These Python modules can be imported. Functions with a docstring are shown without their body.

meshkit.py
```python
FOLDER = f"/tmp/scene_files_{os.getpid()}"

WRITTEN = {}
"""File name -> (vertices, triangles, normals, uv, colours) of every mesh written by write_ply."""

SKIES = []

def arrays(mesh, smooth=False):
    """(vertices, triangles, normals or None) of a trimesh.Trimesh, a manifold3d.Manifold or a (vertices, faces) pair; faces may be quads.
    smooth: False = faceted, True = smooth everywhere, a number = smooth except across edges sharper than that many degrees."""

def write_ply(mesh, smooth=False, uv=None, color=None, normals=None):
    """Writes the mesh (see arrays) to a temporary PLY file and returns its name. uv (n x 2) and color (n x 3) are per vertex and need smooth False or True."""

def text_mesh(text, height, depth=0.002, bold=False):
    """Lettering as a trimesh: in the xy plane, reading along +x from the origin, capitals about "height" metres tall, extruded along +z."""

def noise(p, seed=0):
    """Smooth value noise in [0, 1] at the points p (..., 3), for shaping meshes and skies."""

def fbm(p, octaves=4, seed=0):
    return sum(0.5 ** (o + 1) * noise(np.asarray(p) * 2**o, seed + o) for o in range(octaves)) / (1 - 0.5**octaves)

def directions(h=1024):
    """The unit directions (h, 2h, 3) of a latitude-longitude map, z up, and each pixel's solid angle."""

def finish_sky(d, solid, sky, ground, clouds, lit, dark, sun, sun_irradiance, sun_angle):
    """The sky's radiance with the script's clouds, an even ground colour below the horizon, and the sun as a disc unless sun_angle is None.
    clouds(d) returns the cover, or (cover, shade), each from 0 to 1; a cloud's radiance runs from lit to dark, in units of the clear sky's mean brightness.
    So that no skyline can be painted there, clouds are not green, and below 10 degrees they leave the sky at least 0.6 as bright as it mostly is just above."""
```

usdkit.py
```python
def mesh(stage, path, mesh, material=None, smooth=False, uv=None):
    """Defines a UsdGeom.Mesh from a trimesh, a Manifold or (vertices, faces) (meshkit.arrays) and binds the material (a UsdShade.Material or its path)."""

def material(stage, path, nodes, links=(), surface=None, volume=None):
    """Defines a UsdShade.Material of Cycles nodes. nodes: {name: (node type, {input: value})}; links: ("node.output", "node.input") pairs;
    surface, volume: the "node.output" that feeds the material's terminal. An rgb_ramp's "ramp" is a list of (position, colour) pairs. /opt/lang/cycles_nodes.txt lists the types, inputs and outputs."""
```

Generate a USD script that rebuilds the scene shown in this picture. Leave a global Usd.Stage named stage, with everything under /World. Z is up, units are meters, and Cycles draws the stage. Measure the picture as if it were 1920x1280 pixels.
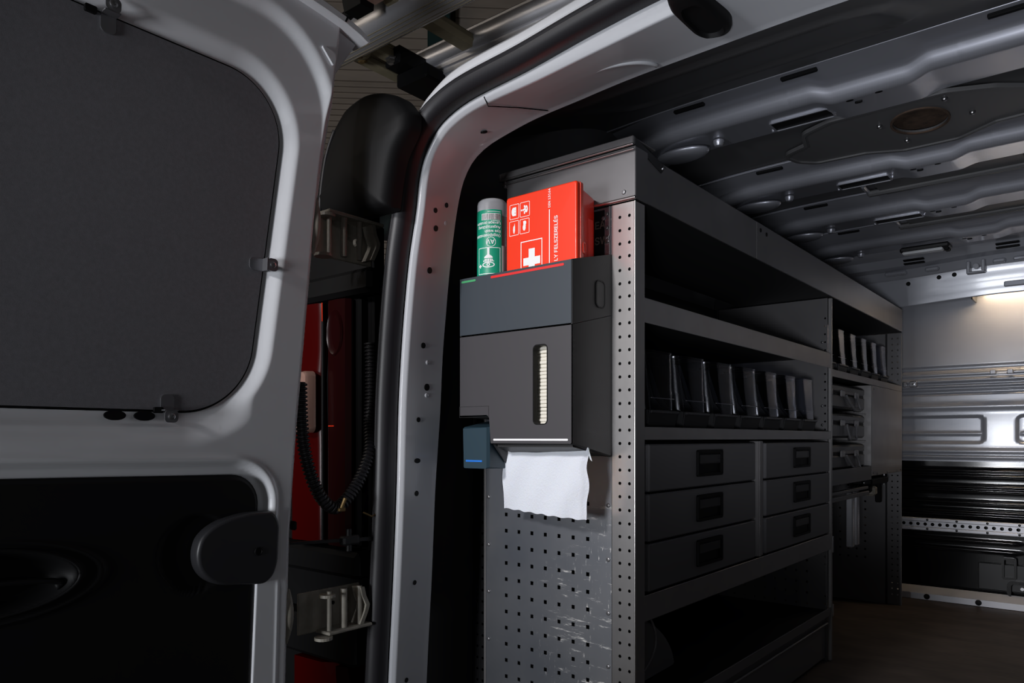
import math, random
import numpy as np
import trimesh, manifold3d, meshkit, usdkit
from shapely.geometry import Polygon, Point, box as sbox
from shapely import affinity
from shapely.ops import unary_union
from pxr import Usd, UsdGeom, UsdLux, UsdShade, Gf, Sdf

random.seed(4)
RNG = np.random.default_rng(4)
stage = Usd.Stage.CreateInMemory()
UsdGeom.SetStageUpAxis(stage, 'Z')
UsdGeom.SetStageMetersPerUnit(stage, 1.0)
UsdGeom.Xform.Define(stage, '/World')
UsdGeom.Scope.Define(stage, '/World/Looks')

# ------------------------------------------------------------------ camera
# van axes: +y runs into the load bay, +x to its right side, z up from the load floor
cam = UsdGeom.Camera.Define(stage, '/World/Camera')
cam.CreateHorizontalApertureAttr(36.0)
cam.CreateVerticalApertureAttr(24.0)
cam.CreateFocalLengthAttr(26.0)
cam.CreateVerticalApertureOffsetAttr(3.41)
cam.CreateClippingRangeAttr(Gf.Vec2f(0.02, 100))
cam.CreateExposureAttr(0.0)
_c = UsdGeom.Xformable(cam)
_c.AddTranslateOp().Set(Gf.Vec3d(0, 0, 0.815))
_c.AddRotateXYZOp().Set(Gf.Vec3f(90, 0, 39.15))

# ------------------------------------------------------------------ light
def rect_light(name, loc, target, w, h, power, color, spread=None):
    l = UsdLux.RectLight.Define(stage, '/World/' + name)
    l.CreateWidthAttr(w); l.CreateHeightAttr(h); l.CreateIntensityAttr(power); l.CreateColorAttr(Gf.Vec3f(*color))
    m = Gf.Matrix4d().SetLookAt(Gf.Vec3d(*loc), Gf.Vec3d(*target), Gf.Vec3d(0, 0, 1)).GetInverse()
    UsdGeom.Xformable(l).AddTransformOp().Set(m)
    if spread:
        s = UsdLux.ShapingAPI.Apply(l.GetPrim()); s.CreateShapingConeAngleAttr(spread); s.CreateShapingConeSoftnessAttr(1.0)
    return l

def spot(name, loc, target, radius, power, color, cone, soft):
    l = UsdLux.SphereLight.Define(stage, '/World/' + name)
    l.CreateRadiusAttr(radius); l.CreateIntensityAttr(power); l.CreateColorAttr(Gf.Vec3f(*color))
    s = UsdLux.ShapingAPI.Apply(l.GetPrim()); s.CreateShapingConeAngleAttr(cone); s.CreateShapingConeSoftnessAttr(soft)
    UsdGeom.Xformable(l).AddTransformOp().Set(Gf.Matrix4d().SetLookAt(Gf.Vec3d(*loc), Gf.Vec3d(*target), Gf.Vec3d(0, 0, 1)).GetInverse())
    return l

# the photographer's snooted key light on the end panel, a softbox behind, a weak one to the right, a garage lamp to the left
KEY = spot('key_light', (-1.12, -1.4, 1.95), (-.92, 1.35, .98), .15, 225.0, (1.0, .97, .98), 15.0, 0.9)
FILL = rect_light('softbox_light', (-1.0, -1.9, .72), (-.9, 1.6, 1.15), 0.5, 0.6, 50.0, (0.92, 0.95, 1.0))
SIDE = rect_light('side_softbox_light', (.55, -.75, .80), (-.8, 1.6, 1.1), 0.6, 0.6, 1.15, (0.90, 0.93, 1.0))
INNER = spot('interior_light', (.05, -.25, .60), (-.40, 3.0, 1.62), .14, 120.0, (.90, .93, 1.0), 24.0, 0.8)
GARAGE = rect_light('garage_lamp_light', (-3.2, -.9, 2.7), (-2.0, 2.6, 2.4), 1.6, 0.5, 3.0, (1.0, 0.88, 0.74))
world = UsdLux.DomeLight.Define(stage, '/World/ambient_sky')
world.CreateIntensityAttr(0.004); world.CreateColorAttr(Gf.Vec3f(1.0, 0.9, 0.78))

# ------------------------------------------------------------------ materials
def srgb(r, g, b):
    f = lambda c: (c / 255 / 12.92) if c <= 10.3 else ((c / 255 + .055) / 1.055) ** 2.4
    return (f(r), f(g), f(b))

def mat(name, color, rough=.5, metal=0., spec=.5, coat=0., coat_rough=.08, bump=None, vary=None, extra=None):
    """bump: (scale, strength, stretch xyz); vary: (scale, amount, stretch xyz) tone noise of the surface itself"""
    nodes = {'p': ('principled_bsdf', dict(base_color=color, roughness=rough, metallic=metal, specular_ior_level=spec, coat_weight=coat, coat_roughness=coat_rough, **(extra or {})))}
    links = []
    if bump or vary:
        nodes['tc'] = ('texture_coordinate', {})
    if bump:
        sc, st, stretch = bump
        nodes['bm'] = ('mapping', dict(scale=stretch)); nodes['bn'] = ('noise_texture', dict(scale=sc, detail=3.0))
        nodes['bb'] = ('bump', dict(strength=st, distance=0.002))
        links += [('tc.object', 'bm.vector'), ('bm.vector', 'bn.vector'), ('bn.fac', 'bb.height'), ('bb.normal', 'p.normal')]
    if vary:
        sc, am, stretch = vary
        nodes['vm'] = ('mapping', dict(scale=stretch)); nodes['vn'] = ('noise_texture', dict(scale=sc, detail=5.0, roughness=.6))
        c = np.array(color)
        nodes['vr'] = ('rgb_ramp', dict(ramp=[(.25, tuple(c * (1 - am))), (.75, tuple(np.minimum(c * (1 + am), 1)))]))
        links += [('tc.object', 'vm.vector'), ('vm.vector', 'vn.vector'), ('vn.fac', 'vr.fac'), ('vr.color', 'p.base_color')]
    return usdkit.material(stage, '/World/Looks/' + name, nodes, links, surface='p.BSDF')

U = (1, 1, 1)
M = {}
M['white_paint'] = mat('white_paint', (.70, .71, .74), .33, coat=.5, vary=(6, .03, U))
M['body_paint'] = mat('body_paint', (.50, .51, .54), .38, coat=.25)
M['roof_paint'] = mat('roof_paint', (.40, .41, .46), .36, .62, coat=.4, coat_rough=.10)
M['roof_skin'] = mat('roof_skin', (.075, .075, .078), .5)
M['grey_board'] = mat('grey_board', (.18, .178, .195), .62, bump=(900, .08, U), vary=(140, .12, U))
M['black_plastic'] = mat('black_plastic', (.005, .005, .0055), .6, spec=.22, bump=(700, .06, U))
M['dark_plastic'] = mat('dark_plastic', (.022, .022, .025), .45)
M['black_rubber'] = mat('black_rubber', (.018, .017, .020), .42)
M['steel_clip'] = mat('steel_clip', (.34, .34, .36), .36, .9)
M['bolt'] = mat('bolt', (.5, .5, .52), .3, 1.)
M['gold_clip'] = mat('gold_clip', (.20, .13, .05), .5, .6)
M['cream_paint'] = mat('cream_paint', (.27, .25, .21), .45, vary=(30, .25, U))
M['red_lens'] = mat('red_lens', (.06, .0006, .0006), .25, spec=.2, coat=0.)
M['dark_lens'] = mat('dark_lens', (.018, .0015, .002), .25, spec=.25, coat=0.)
M['peach_lens'] = mat('peach_lens', (.42, .25, .20), .12, coat=.5)
M['aluminium'] = mat('aluminium', (.66, .66, .70), .38, .72, bump=(40, .05, (1, 60, 60)))
M['old_aluminium'] = mat('old_aluminium', (.30, .26, .17), .6, .3, vary=(20, .2, U))
M['cladding'] = mat('cladding', (.42, .36, .31), .6, vary=(3, .12, (1, 1, 4)))
M['teal_paint'] = mat('teal_paint', (.012, .04, .04), .5)
M['blue_plastic'] = mat('blue_plastic', (.05, .22, .42), .5)
M['black_steel'] = mat('black_steel', (.02, .02, .021), .4, .3)
M['shelf_black'] = mat('shelf_black', (.008, .008, .009), .6)
M['shelf_steel'] = mat('shelf_steel', (.27, .26, .265), .46, .35, vary=(12, .08, (1, 1, 1)))
M['drawer_grey'] = mat('drawer_grey', (.145, .142, .150), .55, bump=(800, .05, U))
M['handle_black'] = mat('handle_black', (.003, .003, .0035), .6, spec=.2)
M['post_edge'] = mat('post_edge', (.30, .29, .29), .4, .6)
M['bulkhead'] = mat('bulkhead_paint', (.36, .37, .41), .30, .25, coat=.3, vary=(2.5, .07, (1, 1, 2)))
M['bulkhead_black'] = mat('bulkhead_black', (.006, .006, .007), .13)
M['cream_dirt'] = M['cream_paint']
M['floor_ply'] = mat('floor_ply', (.062, .047, .040), .62, vary=(5, .55, (1, 2.2, 1)), bump=(60, .2, U))
M['strip_alu'] = mat('strip_alu', (.62, .62, .66), .4, .3)
M['rust'] = mat('rust', (.055, .032, .02), .8, vary=(40, .6, U))
M['red_plastic'] = mat('red_plastic', (.93, .042, .010), .38, coat=.15)
M['white_print'] = mat('white_print', (.86, .86, .86), .6)
M['red_print'] = mat('red_print', (.75, .02, .02), .5)
M['green_print'] = mat('green_print', (.06, .36, .14), .5)
M['blue_print'] = mat('blue_print', (.01, .16, .62), .5)
M['black_print'] = mat('black_print', (.02, .02, .02), .6)
M['faint_print'] = mat('faint_print', (.06, .05, .04), .6)
M['green_label'] = mat('green_label', (.006, .31, .18), .45)
M['slate_plastic'] = mat('slate_plastic', (.036, .046, .058), .5, bump=(1400, .05, U))
M['teal_plastic'] = mat('teal_plastic', (.016, .040, .058), .48)
M['charcoal_plastic'] = mat('charcoal_plastic', (.048, .045, .050), .5, bump=(1400, .06, U))
M['side_plastic'] = mat('side_plastic', (.014, .0135, .014), .5, bump=(1400, .08, U))
M['tissue'] = mat('tissue', (.86, .85, .90), .9, bump=(260, .5, U), extra=dict(subsurface_weight=.15, subsurface_scale=.004))
M['paper_edge'] = mat('paper_edge', (.82, .78, .68), .9)

def steel_scuffed():
    """grey galvanised sheet with pale scuffs and dragged scratches"""
    n = {'tc': ('texture_coordinate', {}),
         'n0': ('noise_texture', dict(scale=4.0, detail=4.0)),
         'r0': ('rgb_ramp', dict(ramp=[(.3, (.19, .205, .235)), (.7, (.30, .305, .32))])),
         'm1': ('mapping', dict(scale=(3., 3., 22.), rotation=(0, .35, 0))), 'n1': ('noise_texture', dict(scale=4.0, detail=8.0, roughness=.72)),
         'r1': ('rgb_ramp', dict(ramp=[(.58, (0, 0, 0)), (.65, (1, 1, 1))])),
         'm2': ('mapping', dict(scale=(14., 14., 3.), rotation=(0, -.5, 0))), 'n2': ('noise_texture', dict(scale=9.0, detail=9.0, roughness=.8)),
         'r2': ('rgb_ramp', dict(ramp=[(.60, (0, 0, 0)), (.66, (1, 1, 1))])),
         'n3': ('noise_texture', dict(scale=3.3, detail=2.0)), 'r3': ('rgb_ramp', dict(ramp=[(.50, (0, 0, 0)), (.58, (1, 1, 1))])),
         'add': ('mix', dict(mix_type='lighten', fac=1.0)), 'mask': ('mix', dict(mix_type='multiply', fac=1.0)),
         'x': ('mix', dict(mix_type='mix', color2=(.72, .70, .67))), 'bw': ('rgb_to_bw', {}),
         'rr': ('rgb_ramp', dict(ramp=[(0., (.36, .36, .36)), (1., (.6, .6, .6))])), 'rb': ('rgb_to_bw', {}),
         'p': ('principled_bsdf', dict(metallic=.75, roughness=.4))}
    l = [('tc.object', 'n0.vector'), ('n0.fac', 'r0.fac'), ('tc.object', 'm1.vector'), ('m1.vector', 'n1.vector'), ('n1.fac', 'r1.fac'),
         ('tc.object', 'm2.vector'), ('m2.vector', 'n2.vector'), ('n2.fac', 'r2.fac'), ('tc.object', 'n3.vector'), ('n3.fac', 'r3.fac'),
         ('r1.color', 'add.color1'), ('r2.color', 'add.color2'), ('add.color', 'mask.color1'), ('r3.color', 'mask.color2'), ('mask.color', 'bw.color'),
         ('bw.val', 'x.fac'), ('r0.color', 'x.color1'), ('x.color', 'p.base_color'), ('bw.val', 'rr.fac'), ('rr.color', 'rb.color'), ('rb.val', 'p.roughness')]
    return usdkit.material(stage, '/World/Looks/scuffed_steel', n, l, surface='p.BSDF')
M['scuffed_steel'] = steel_scuffed()
M['tray_steel'] = mat('tray_steel', (.20, .195, .20), .40, .7, vary=(7, .10, (1, 1, 1)))
M['post_steel'] = mat('post_steel', (.86, .83, .82), .26, 1., vary=(9, .10, (1, 1, .4)))

def clear_plastic(name, tint, frost, mixf, mid):
    n = {'t': ('transparent_bsdf', dict(color=tint)), 'g': ('glossy_bsdf', dict(color=(.85, .86, .9), roughness=frost)) if frost < .3 else ('principled_bsdf', dict(base_color=(.62, .63, .66), roughness=frost)),
         'f': ('layer_weight', dict(blend=.35)), 'r': ('rgb_ramp', dict(ramp=[(0., (mixf,) * 3), (.5, (mixf * 2.2,) * 3), (.72, (mid,) * 3), (1., (.9,) * 3)])), 'bw': ('rgb_to_bw', {}), 'm': ('mix_closure', {})}
    return usdkit.material(stage, '/World/Looks/' + name, n, [('f.facing', 'r.fac'), ('r.color', 'bw.color'), ('bw.val', 'm.fac'), ('t.BSDF', 'm.closure1'), ('g.BSDF', 'm.closure2')], surface='m.closure')
M['clear_window'] = clear_plastic('clear_window', (.86, .87, .90), .14, .02, .42)
M['frosted_cap'] = clear_plastic('frosted_cap', (.8, .82, .84), .35, .42, .7)
M['clear_red'] = mat('clear_red', (.80, .020, .006), .45, spec=.3, coat=.12)
M['lamp_glow'] = usdkit.material(stage, '/World/Looks/lamp_glow', {'e': ('emission', dict(color=(1.0, .74, .46), strength=42.0))}, surface='e.emission')

# ------------------------------------------------------------------ helpers
USED = {}
LOC = {}
def numbered(path):
    k = USED.get(path, 0); USED[path] = k + 1
    return path if k == 0 else '%s_%03d' % (path, k)

def tag(prim, label=None, cat=None, group=None, kind=None):
    for k, v in (('label', label), ('category', cat), ('group', group), ('kind', kind)):
        if v: prim.SetCustomDataByKey(k, v)
    return prim

def thing(name, label=None, cat=None, loc=(0, 0, 0), group=None, kind=None):
    x = UsdGeom.Xform.Define(stage, numbered('/World/' + name)); x.AddTranslateOp().Set(Gf.Vec3d(*map(float, loc)))
    p = x.GetPrim(); LOC[str(p.GetPath())] = np.array(loc, float)
    return tag(p, label, cat, group, kind)

def part(parent, name, mesh, m, smooth=False, label=None, kind=None):
    """a mesh under a thing, part or (parent None) the world; vertices are given in van coordinates"""
    v, f = arr(mesh)
    pp = str(parent.GetPath()) if parent is not None else '/World'
    root = '/'.join(pp.split('/')[:3])
    o = LOC.get(root, np.zeros(3))
    q = usdkit.mesh(stage, numbered(pp + '/' + name), trimesh.Trimesh(v - o, f, process=False), M[m] if isinstance(m, str) else m, smooth).GetPrim()
    return tag(q, label, kind=kind)

def single(name, mesh, m, label, cat, smooth=False, group=None, kind=None):
    q = part(None, name, mesh, m, smooth)
    return tag(q, label, cat, group, kind)

def copy_of(src, loc, label=None):
    d = src.GetCustomData()
    base = src.GetName().rstrip('0123456789').rstrip('_') if src.GetName()[-1].isdigit() else src.GetName()
    r = thing(base, label or d.get('label'), d.get('category'), loc, d.get('group'))
    r.GetReferences().AddInternalReference(src.GetPath()); r.SetInstanceable(True)
    return r

def arr(mesh):
    if hasattr(mesh, 'to_mesh'):
        m = mesh.to_mesh(); return np.array(m.vert_properties[:, :3], float), np.array(m.tri_verts, int)
    if isinstance(mesh, (tuple, list)) and isinstance(mesh[0], np.ndarray):
        f = np.asarray(mesh[1], int)
        if f.shape[1] == 4: f = np.vstack([f[:, [0, 1, 2]], f[:, [0, 2, 3]]])
        return np.asarray(mesh[0], float), f
    return np.array(mesh.vertices, float), np.array(mesh.faces, int)

def cat(*ms):
    vs, fs, n = [], [], 0
    for m in ms:
        v, f = arr(m); vs.append(v); fs.append(f + n); n += len(v)
    return np.vstack(vs), np.vstack(fs)

def hull(pts):
    h = trimesh.Trimesh(np.asarray(pts, float)).convex_hull if False else trimesh.convex.convex_hull(np.asarray(pts, float))
    return h

def cbox(lo, hi, c=.002):
    lo, hi = np.minimum(lo, hi).astype(float), np.maximum(lo, hi).astype(float)
    c = min(c, *(hi - lo) * .45)
    P = []
    for sx in (0, 1):
        for sy in (0, 1):
            for sz in (0, 1):
                p = np.where([sx, sy, sz], hi, lo); d = np.where([sx, sy, sz], -1, 1) * c
                P += [p + d * (1, 1, 0), p + d * (1, 0, 1), p + d * (0, 1, 1)]
    return hull(P)

def box(lo, hi): return cbox(lo, hi, .0004)

def loft(rings, ring_closed=False, caps=False):
    """rings (n, m, 3); quads between neighbouring rings"""
    R = np.asarray(rings, float); n, m = R.shape[:2]
    v = R.reshape(-1, 3); f = []
    mm = m if ring_closed else m - 1
    for i in range(n - 1):
        a = i * m + np.arange(mm); b = i * m + (np.arange(mm) + 1) % m
        f.append(np.stack([a, b, b + m, a + m], 1))
    f = np.vstack(f); f = np.vstack([f[:, [0, 1, 2]], f[:, [0, 2, 3]]])
    if caps and ring_closed:
        k = len(v); v = np.vstack([v, R[0].mean(0), R[-1].mean(0)])
        i = np.arange(m); j = (i + 1) % m
        f = np.vstack([f, np.stack([np.full(m, k), j, i], 1), np.stack([np.full(m, k + 1), i + (n - 1) * m, j + (n - 1) * m], 1)])
    return v, f

def spline(pts, n):
    from scipy.interpolate import PchipInterpolator
    P = np.asarray(pts, float); d = np.r_[0, np.cumsum(np.linalg.norm(np.diff(P, axis=0), axis=1))]
    t = np.linspace(0, d[-1], n)
    return np.stack([PchipInterpolator(d, P[:, k])(t) for k in range(P.shape[1])], 1)

def frames(P):
    T = np.gradient(P, axis=0); T /= np.linalg.norm(T, axis=1, keepdims=True)
    up = np.array([0, 0, 1.]) if abs(T[0][2]) < .9 else np.array([1., 0, 0])
    A = []; a = up - T[0] * (up @ T[0]); a /= np.linalg.norm(a)
    for t in T:
        a = a - t * (a @ t); a /= np.linalg.norm(a); A.append(a)
    A = np.array(A); return T, A, np.cross(T, A)

def tube(path, r, seg=14):
    P = np.asarray(path, float); T, A, B = frames(P)
    r = np.broadcast_to(r, len(P)); th = np.linspace(0, 2 * np.pi, seg, endpoint=False)
    return loft([P[i] + r[i] * (np.cos(th)[:, None] * A[i] + np.sin(th)[:, None] * B[i]) for i in range(len(P))], True, True)

def rod(a, b, r, seg=14): return tube(np.linspace(a, b, 2), r, seg)

def lathe(profile, center, seg=40, axis='z'):
    """profile: (radius, height) pairs"""
    th = np.linspace(0, 2 * np.pi, seg, endpoint=False); R = []
    for r, h in profile:
        ring = np.stack([r * np.cos(th), r * np.sin(th), np.full(seg, h)], 1)
        if axis == 'y': ring = ring[:, [0, 2, 1]] * (-1, 1, 1)
        if axis == 'x': ring = ring[:, [2, 0, 1]]
        R.append(ring + np.array(center))
    return loft(R, True, True)

def rrect(x0, y0, x1, y1, r, q=6):
    if r <= 0: return sbox(x0, y0, x1, y1)
    return sbox(x0 + r, y0 + r, x1 - r, y1 - r).buffer(r, quad_segs=q)

def plate(poly, plane, d0, d1):
    """extrude a shapely polygon; plane 'xz' (depth along y), 'yz' (depth along x), 'xy' (depth along z)"""
    gs = getattr(poly, 'geoms', [poly]); out = []
    for g in gs:
        m = trimesh.creation.extrude_polygon(g, abs(d1 - d0), engine='earcut'); v = np.array(m.vertices); f = np.array(m.faces)
        lo = min(d0, d1)
        if plane == 'xy': w = v + (0, 0, lo)
        elif plane == 'xz': w = np.stack([v[:, 0], v[:, 2] + lo, v[:, 1]], 1); f = f[:, ::-1]
        else: w = np.stack([v[:, 2] + lo, v[:, 0], v[:, 1]], 1)
        out.append((w, f))
    return cat(*out)

def sstep(a, b, x):
    t = np.clip((x - a) / (b - a), 0, 1); return t * t * (3 - 2 * t)

def sd_rrect(x, y, x0, y0, x1, y1, r):
    cx, cy, hx, hy = (x0 + x1) / 2, (y0 + y1) / 2, (x1 - x0) / 2 - r, (y1 - y0) / 2 - r
    qx, qy = np.abs(x - cx) - hx, np.abs(y - cy) - hy
    return np.hypot(np.maximum(qx, 0), np.maximum(qy, 0)) + np.minimum(np.maximum(qx, qy), 0) - r

def grid_faces(n, m):
    i = np.arange(n * m).reshape(n, m); a, b, c, d = i[:-1, :-1].ravel(), i[:-1, 1:].ravel(), i[1:, 1:].ravel(), i[1:, :-1].ravel()
    return np.vstack([np.stack([a, b, c], 1), np.stack([a, c, d], 1)])

def ring_poly(outer, w): return outer.difference(outer.buffer(-w))

# text laid on a plane: origin o, reading direction u, up direction w; stands proud along u x w
def text_on(s, h, o, u, w, depth=.0003, bold=False, anchor=0.0):
    m = meshkit.text_mesh(s, h, depth, bold); v = np.array(m.vertices)
    v[:, 0] -= anchor * v[:, 0].max()
    u, w = np.array(u, float), np.array(w, float)
    return np.array(o, float) + v[:, :1] * u + v[:, 1:2] * w + v[:, 2:3] * np.cross(u, w), np.array(m.faces)

# ================================================================== THE VAN (setting)
XC = -0.43                      # van centre line
fl = thing('floor', kind='structure')
part(fl, 'floor_board', box((-1.34, 1.12, -.03), (.48, 4.45, 0)), 'floor_ply')

def roof_z(x, y): return 1.562 + .225 * sstep(1.12, 2.0, y) - .30 * np.clip((np.abs(x - XC) - .66) / .28, 0, 1) ** 2.4
# ---- left side wall: pressed panel with pillars, mostly behind the racking
def wall_mesh(side):
    ys = np.arange(1.19, 4.451, .03); zs = np.linspace(-.03, 1.74, 70)
    Yg, Zg = np.meshgrid(ys, zs, indexing='ij')
    lean = .075 * np.clip(Zg - .3, 0, 2) + .10 * sstep(1.35, 1.75, Zg)
    press = .03 * (sstep(.05, .1, np.abs((Yg - 1.35) % .62 - .31))) * sstep(.35, .4, Zg) * (1 - sstep(1.4, 1.45, Zg))
    x = -1.385 + lean - press
    Zg = np.minimum(Zg, roof_z(x, Yg) - .02)
    if side > 0: x = 2 * XC - x
    f = grid_faces(len(ys), len(zs))
    return np.stack([x, Yg, Zg], -1).reshape(-1, 3), f[:, ::-1] if side > 0 else f
for side, nm in ((-1, 'wall_left'), (1, 'wall_right')):
    t = thing(nm, kind='structure')
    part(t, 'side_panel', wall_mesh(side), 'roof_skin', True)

# ---- ceiling: skin, four pressed roof ribs with slots and dimples
ce = thing('ceiling', kind='structure')
def roof_drop(x): return -.05 * np.clip(np.abs(x - XC) - .35, 0, 1) ** 2 * 1.2
def skin():
    xs = np.linspace(-1.24, .38, 90); ys = np.concatenate([np.linspace(1.16, 1.9, 46), np.linspace(1.91, 4.45, 120)])
    Xg, Yg = np.meshgrid(xs, ys, indexing='ij')
    z = 1.752 + roof_drop(Xg) * 1.3 - .222 * (1 - sstep(1.16, 1.98, Yg))
    # pressed shallow field and ridge between the rear header and the first rib
    z -= .010 * sstep(.03, .0, np.abs(sd_rrect(Xg, Yg, -1.02, 1.42, -.33, 1.78, .08)) ) 
    return np.stack([Xg, Yg, z], -1).reshape(-1, 3), grid_faces(len(xs), len(ys))
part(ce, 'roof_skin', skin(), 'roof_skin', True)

RIBS = [(2.0, 1.700, -.48, .115), (2.62, 1.690, -.45, .085), (3.13, 1.683, -.48, .085), (3.60, 1.672, -.44, .085)]
def rib(yk, zk, bx, bw, plate_w=.175):
    xs = np.concatenate([np.linspace(-1.27, bx - bw - .08, 40), np.linspace(bx - bw - .078, bx + bw + .08, 50), np.linspace(bx + bw + .085, .41, 40)])
    rings = []
    for x in xs:
        b = sstep(bx - bw - .03, bx - bw + .03, x) * (1 - sstep(bx + bw - .03, bx + bw + .03, x))
        dz = roof_drop(x) - .012 * b; dy = .012 * b; end = .02 * sstep(-1.0, -1.2, x)
        edge = .0025 * (1 if (int((x + 2) / .11) % 2) else 0)
        P = [(yk - .105, 1.750 + roof_drop(x) * 1.3), (yk - .098 + edge, 1.742), (yk - .040, zk + .0400), (yk - .030, zk + .0390), (yk - .022 + dy, zk + .0365),
             (yk - .016 + dy, zk + .031), (yk - .010 + dy, zk + .021), (yk - .004 + dy, zk + .011), (yk + .004 + dy, zk + .004), (yk + .013 + dy, zk + .0008), (yk + .022 + dy, zk + .001),
             (yk + .07, zk + .0055), (yk + plate_w - .004, zk + .013), (yk + plate_w, zk + .020), (yk + plate_w + .006, zk + .05)]
        rings.append([(x, y, z + (dz if i > 1 else 0) - (end if 2 < i < 14 else 0)) for i, (y, z) in enumerate(P)])
    v, f = loft(rings)
    return v, f[:, ::-1]
for (yk, zk, bx, bw) in RIBS:
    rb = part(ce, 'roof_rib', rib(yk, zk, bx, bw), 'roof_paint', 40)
# slots: a dark pocket rimmed with a pale pressed edge on the underside of each rib
for k, (yk, zk, bx, bw) in enumerate(RIBS):
    rp = stage.GetPrimAtPath('/World/ceiling/roof_rib' + ('' if k == 0 else '_%03d' % k))
    if k < 3:
        x0, x1 = ((-.755, -.595), (-.745, -.585), (-.745, -.58))[k]
        zz = zk + .003 + roof_drop(-.66); y0 = yk + .082
        part(rp, 'slot_rim', plate(ring_poly(rrect(x0 - .004, y0 - .004, x1 + .004, y0 + .062, .010), .005), 'xy', zz - .002, zz + .004), 'roof_paint')
        part(rp, 'slot', plate(rrect(x0, y0, x1, y0 + .058, .008), 'xy', zz + .0005, zz + .005), 'handle_black')
        part(rp, 'slot_stud', cat(*[lathe([(.0, -.004), (.004, -.003), (.005, .004)], (xx, y0 + yy, zz), 12) for xx, yy in ((x0 - .008, .05), (x1 + .008, .03))]), 'roof_paint')
    # pressed dimples by the left end
    th = np.linspace(0, 2 * np.pi, 28, endpoint=False)
    cx_, cy_, cz_ = -1.03, yk + .10, zk + roof_drop(-1.03) - .006
    rings = [np.stack([cx_ + a * .085 * np.cos(th), cy_ + a * .05 * np.sin(th), np.full(28, cz_ - h)], 1) for a, h in ((1, -.004), (.97, .004), (.85, .012), (.6, .016), (.2, .017))]
    part(rp, 'dimple', loft(rings, True, True), 'roof_paint', True)
    part(rp, 'dimple_tab', lathe([(.0, -.012), (.011, -.010), (.016, 0), (.016, .006)], (cx_ + .115, cy_ + .0, zk - .003), 18), 'roof_paint', 30)
    holes = [Point(bx + dx, yk + dy).buffer(1).envelope.centroid for dx, dy in ((-.05, .035), (.02, .03), (-.035, .06))]
    part(rp, 'rib_hole', cat(*[plate(affinity.scale(Point(p.x, p.y).buffer(.009), 1, .55), 'xy', zk - .012 + roof_drop(bx), zk - .004 + roof_drop(bx)) for p in holes]), 'handle_black')
    # lap flange with notches in front of the rib
    fx = np.linspace(-1.2, .35, 25)
    part(rp, 'lap_seam', tube([(x, yk - .100, 1.7465 + roof_drop(x) * 1.3) for x in fx], .0035, 8), 'roof_paint', True)
    for x in (-.92, -.62, -.17):
        part(rp, 'notch', cbox((x - .045, yk - .094, 1.737 + roof_drop(x) - .004), (x + .045, yk - .080, 1.742 + roof_drop(x)), .002), 'handle_black')
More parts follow.
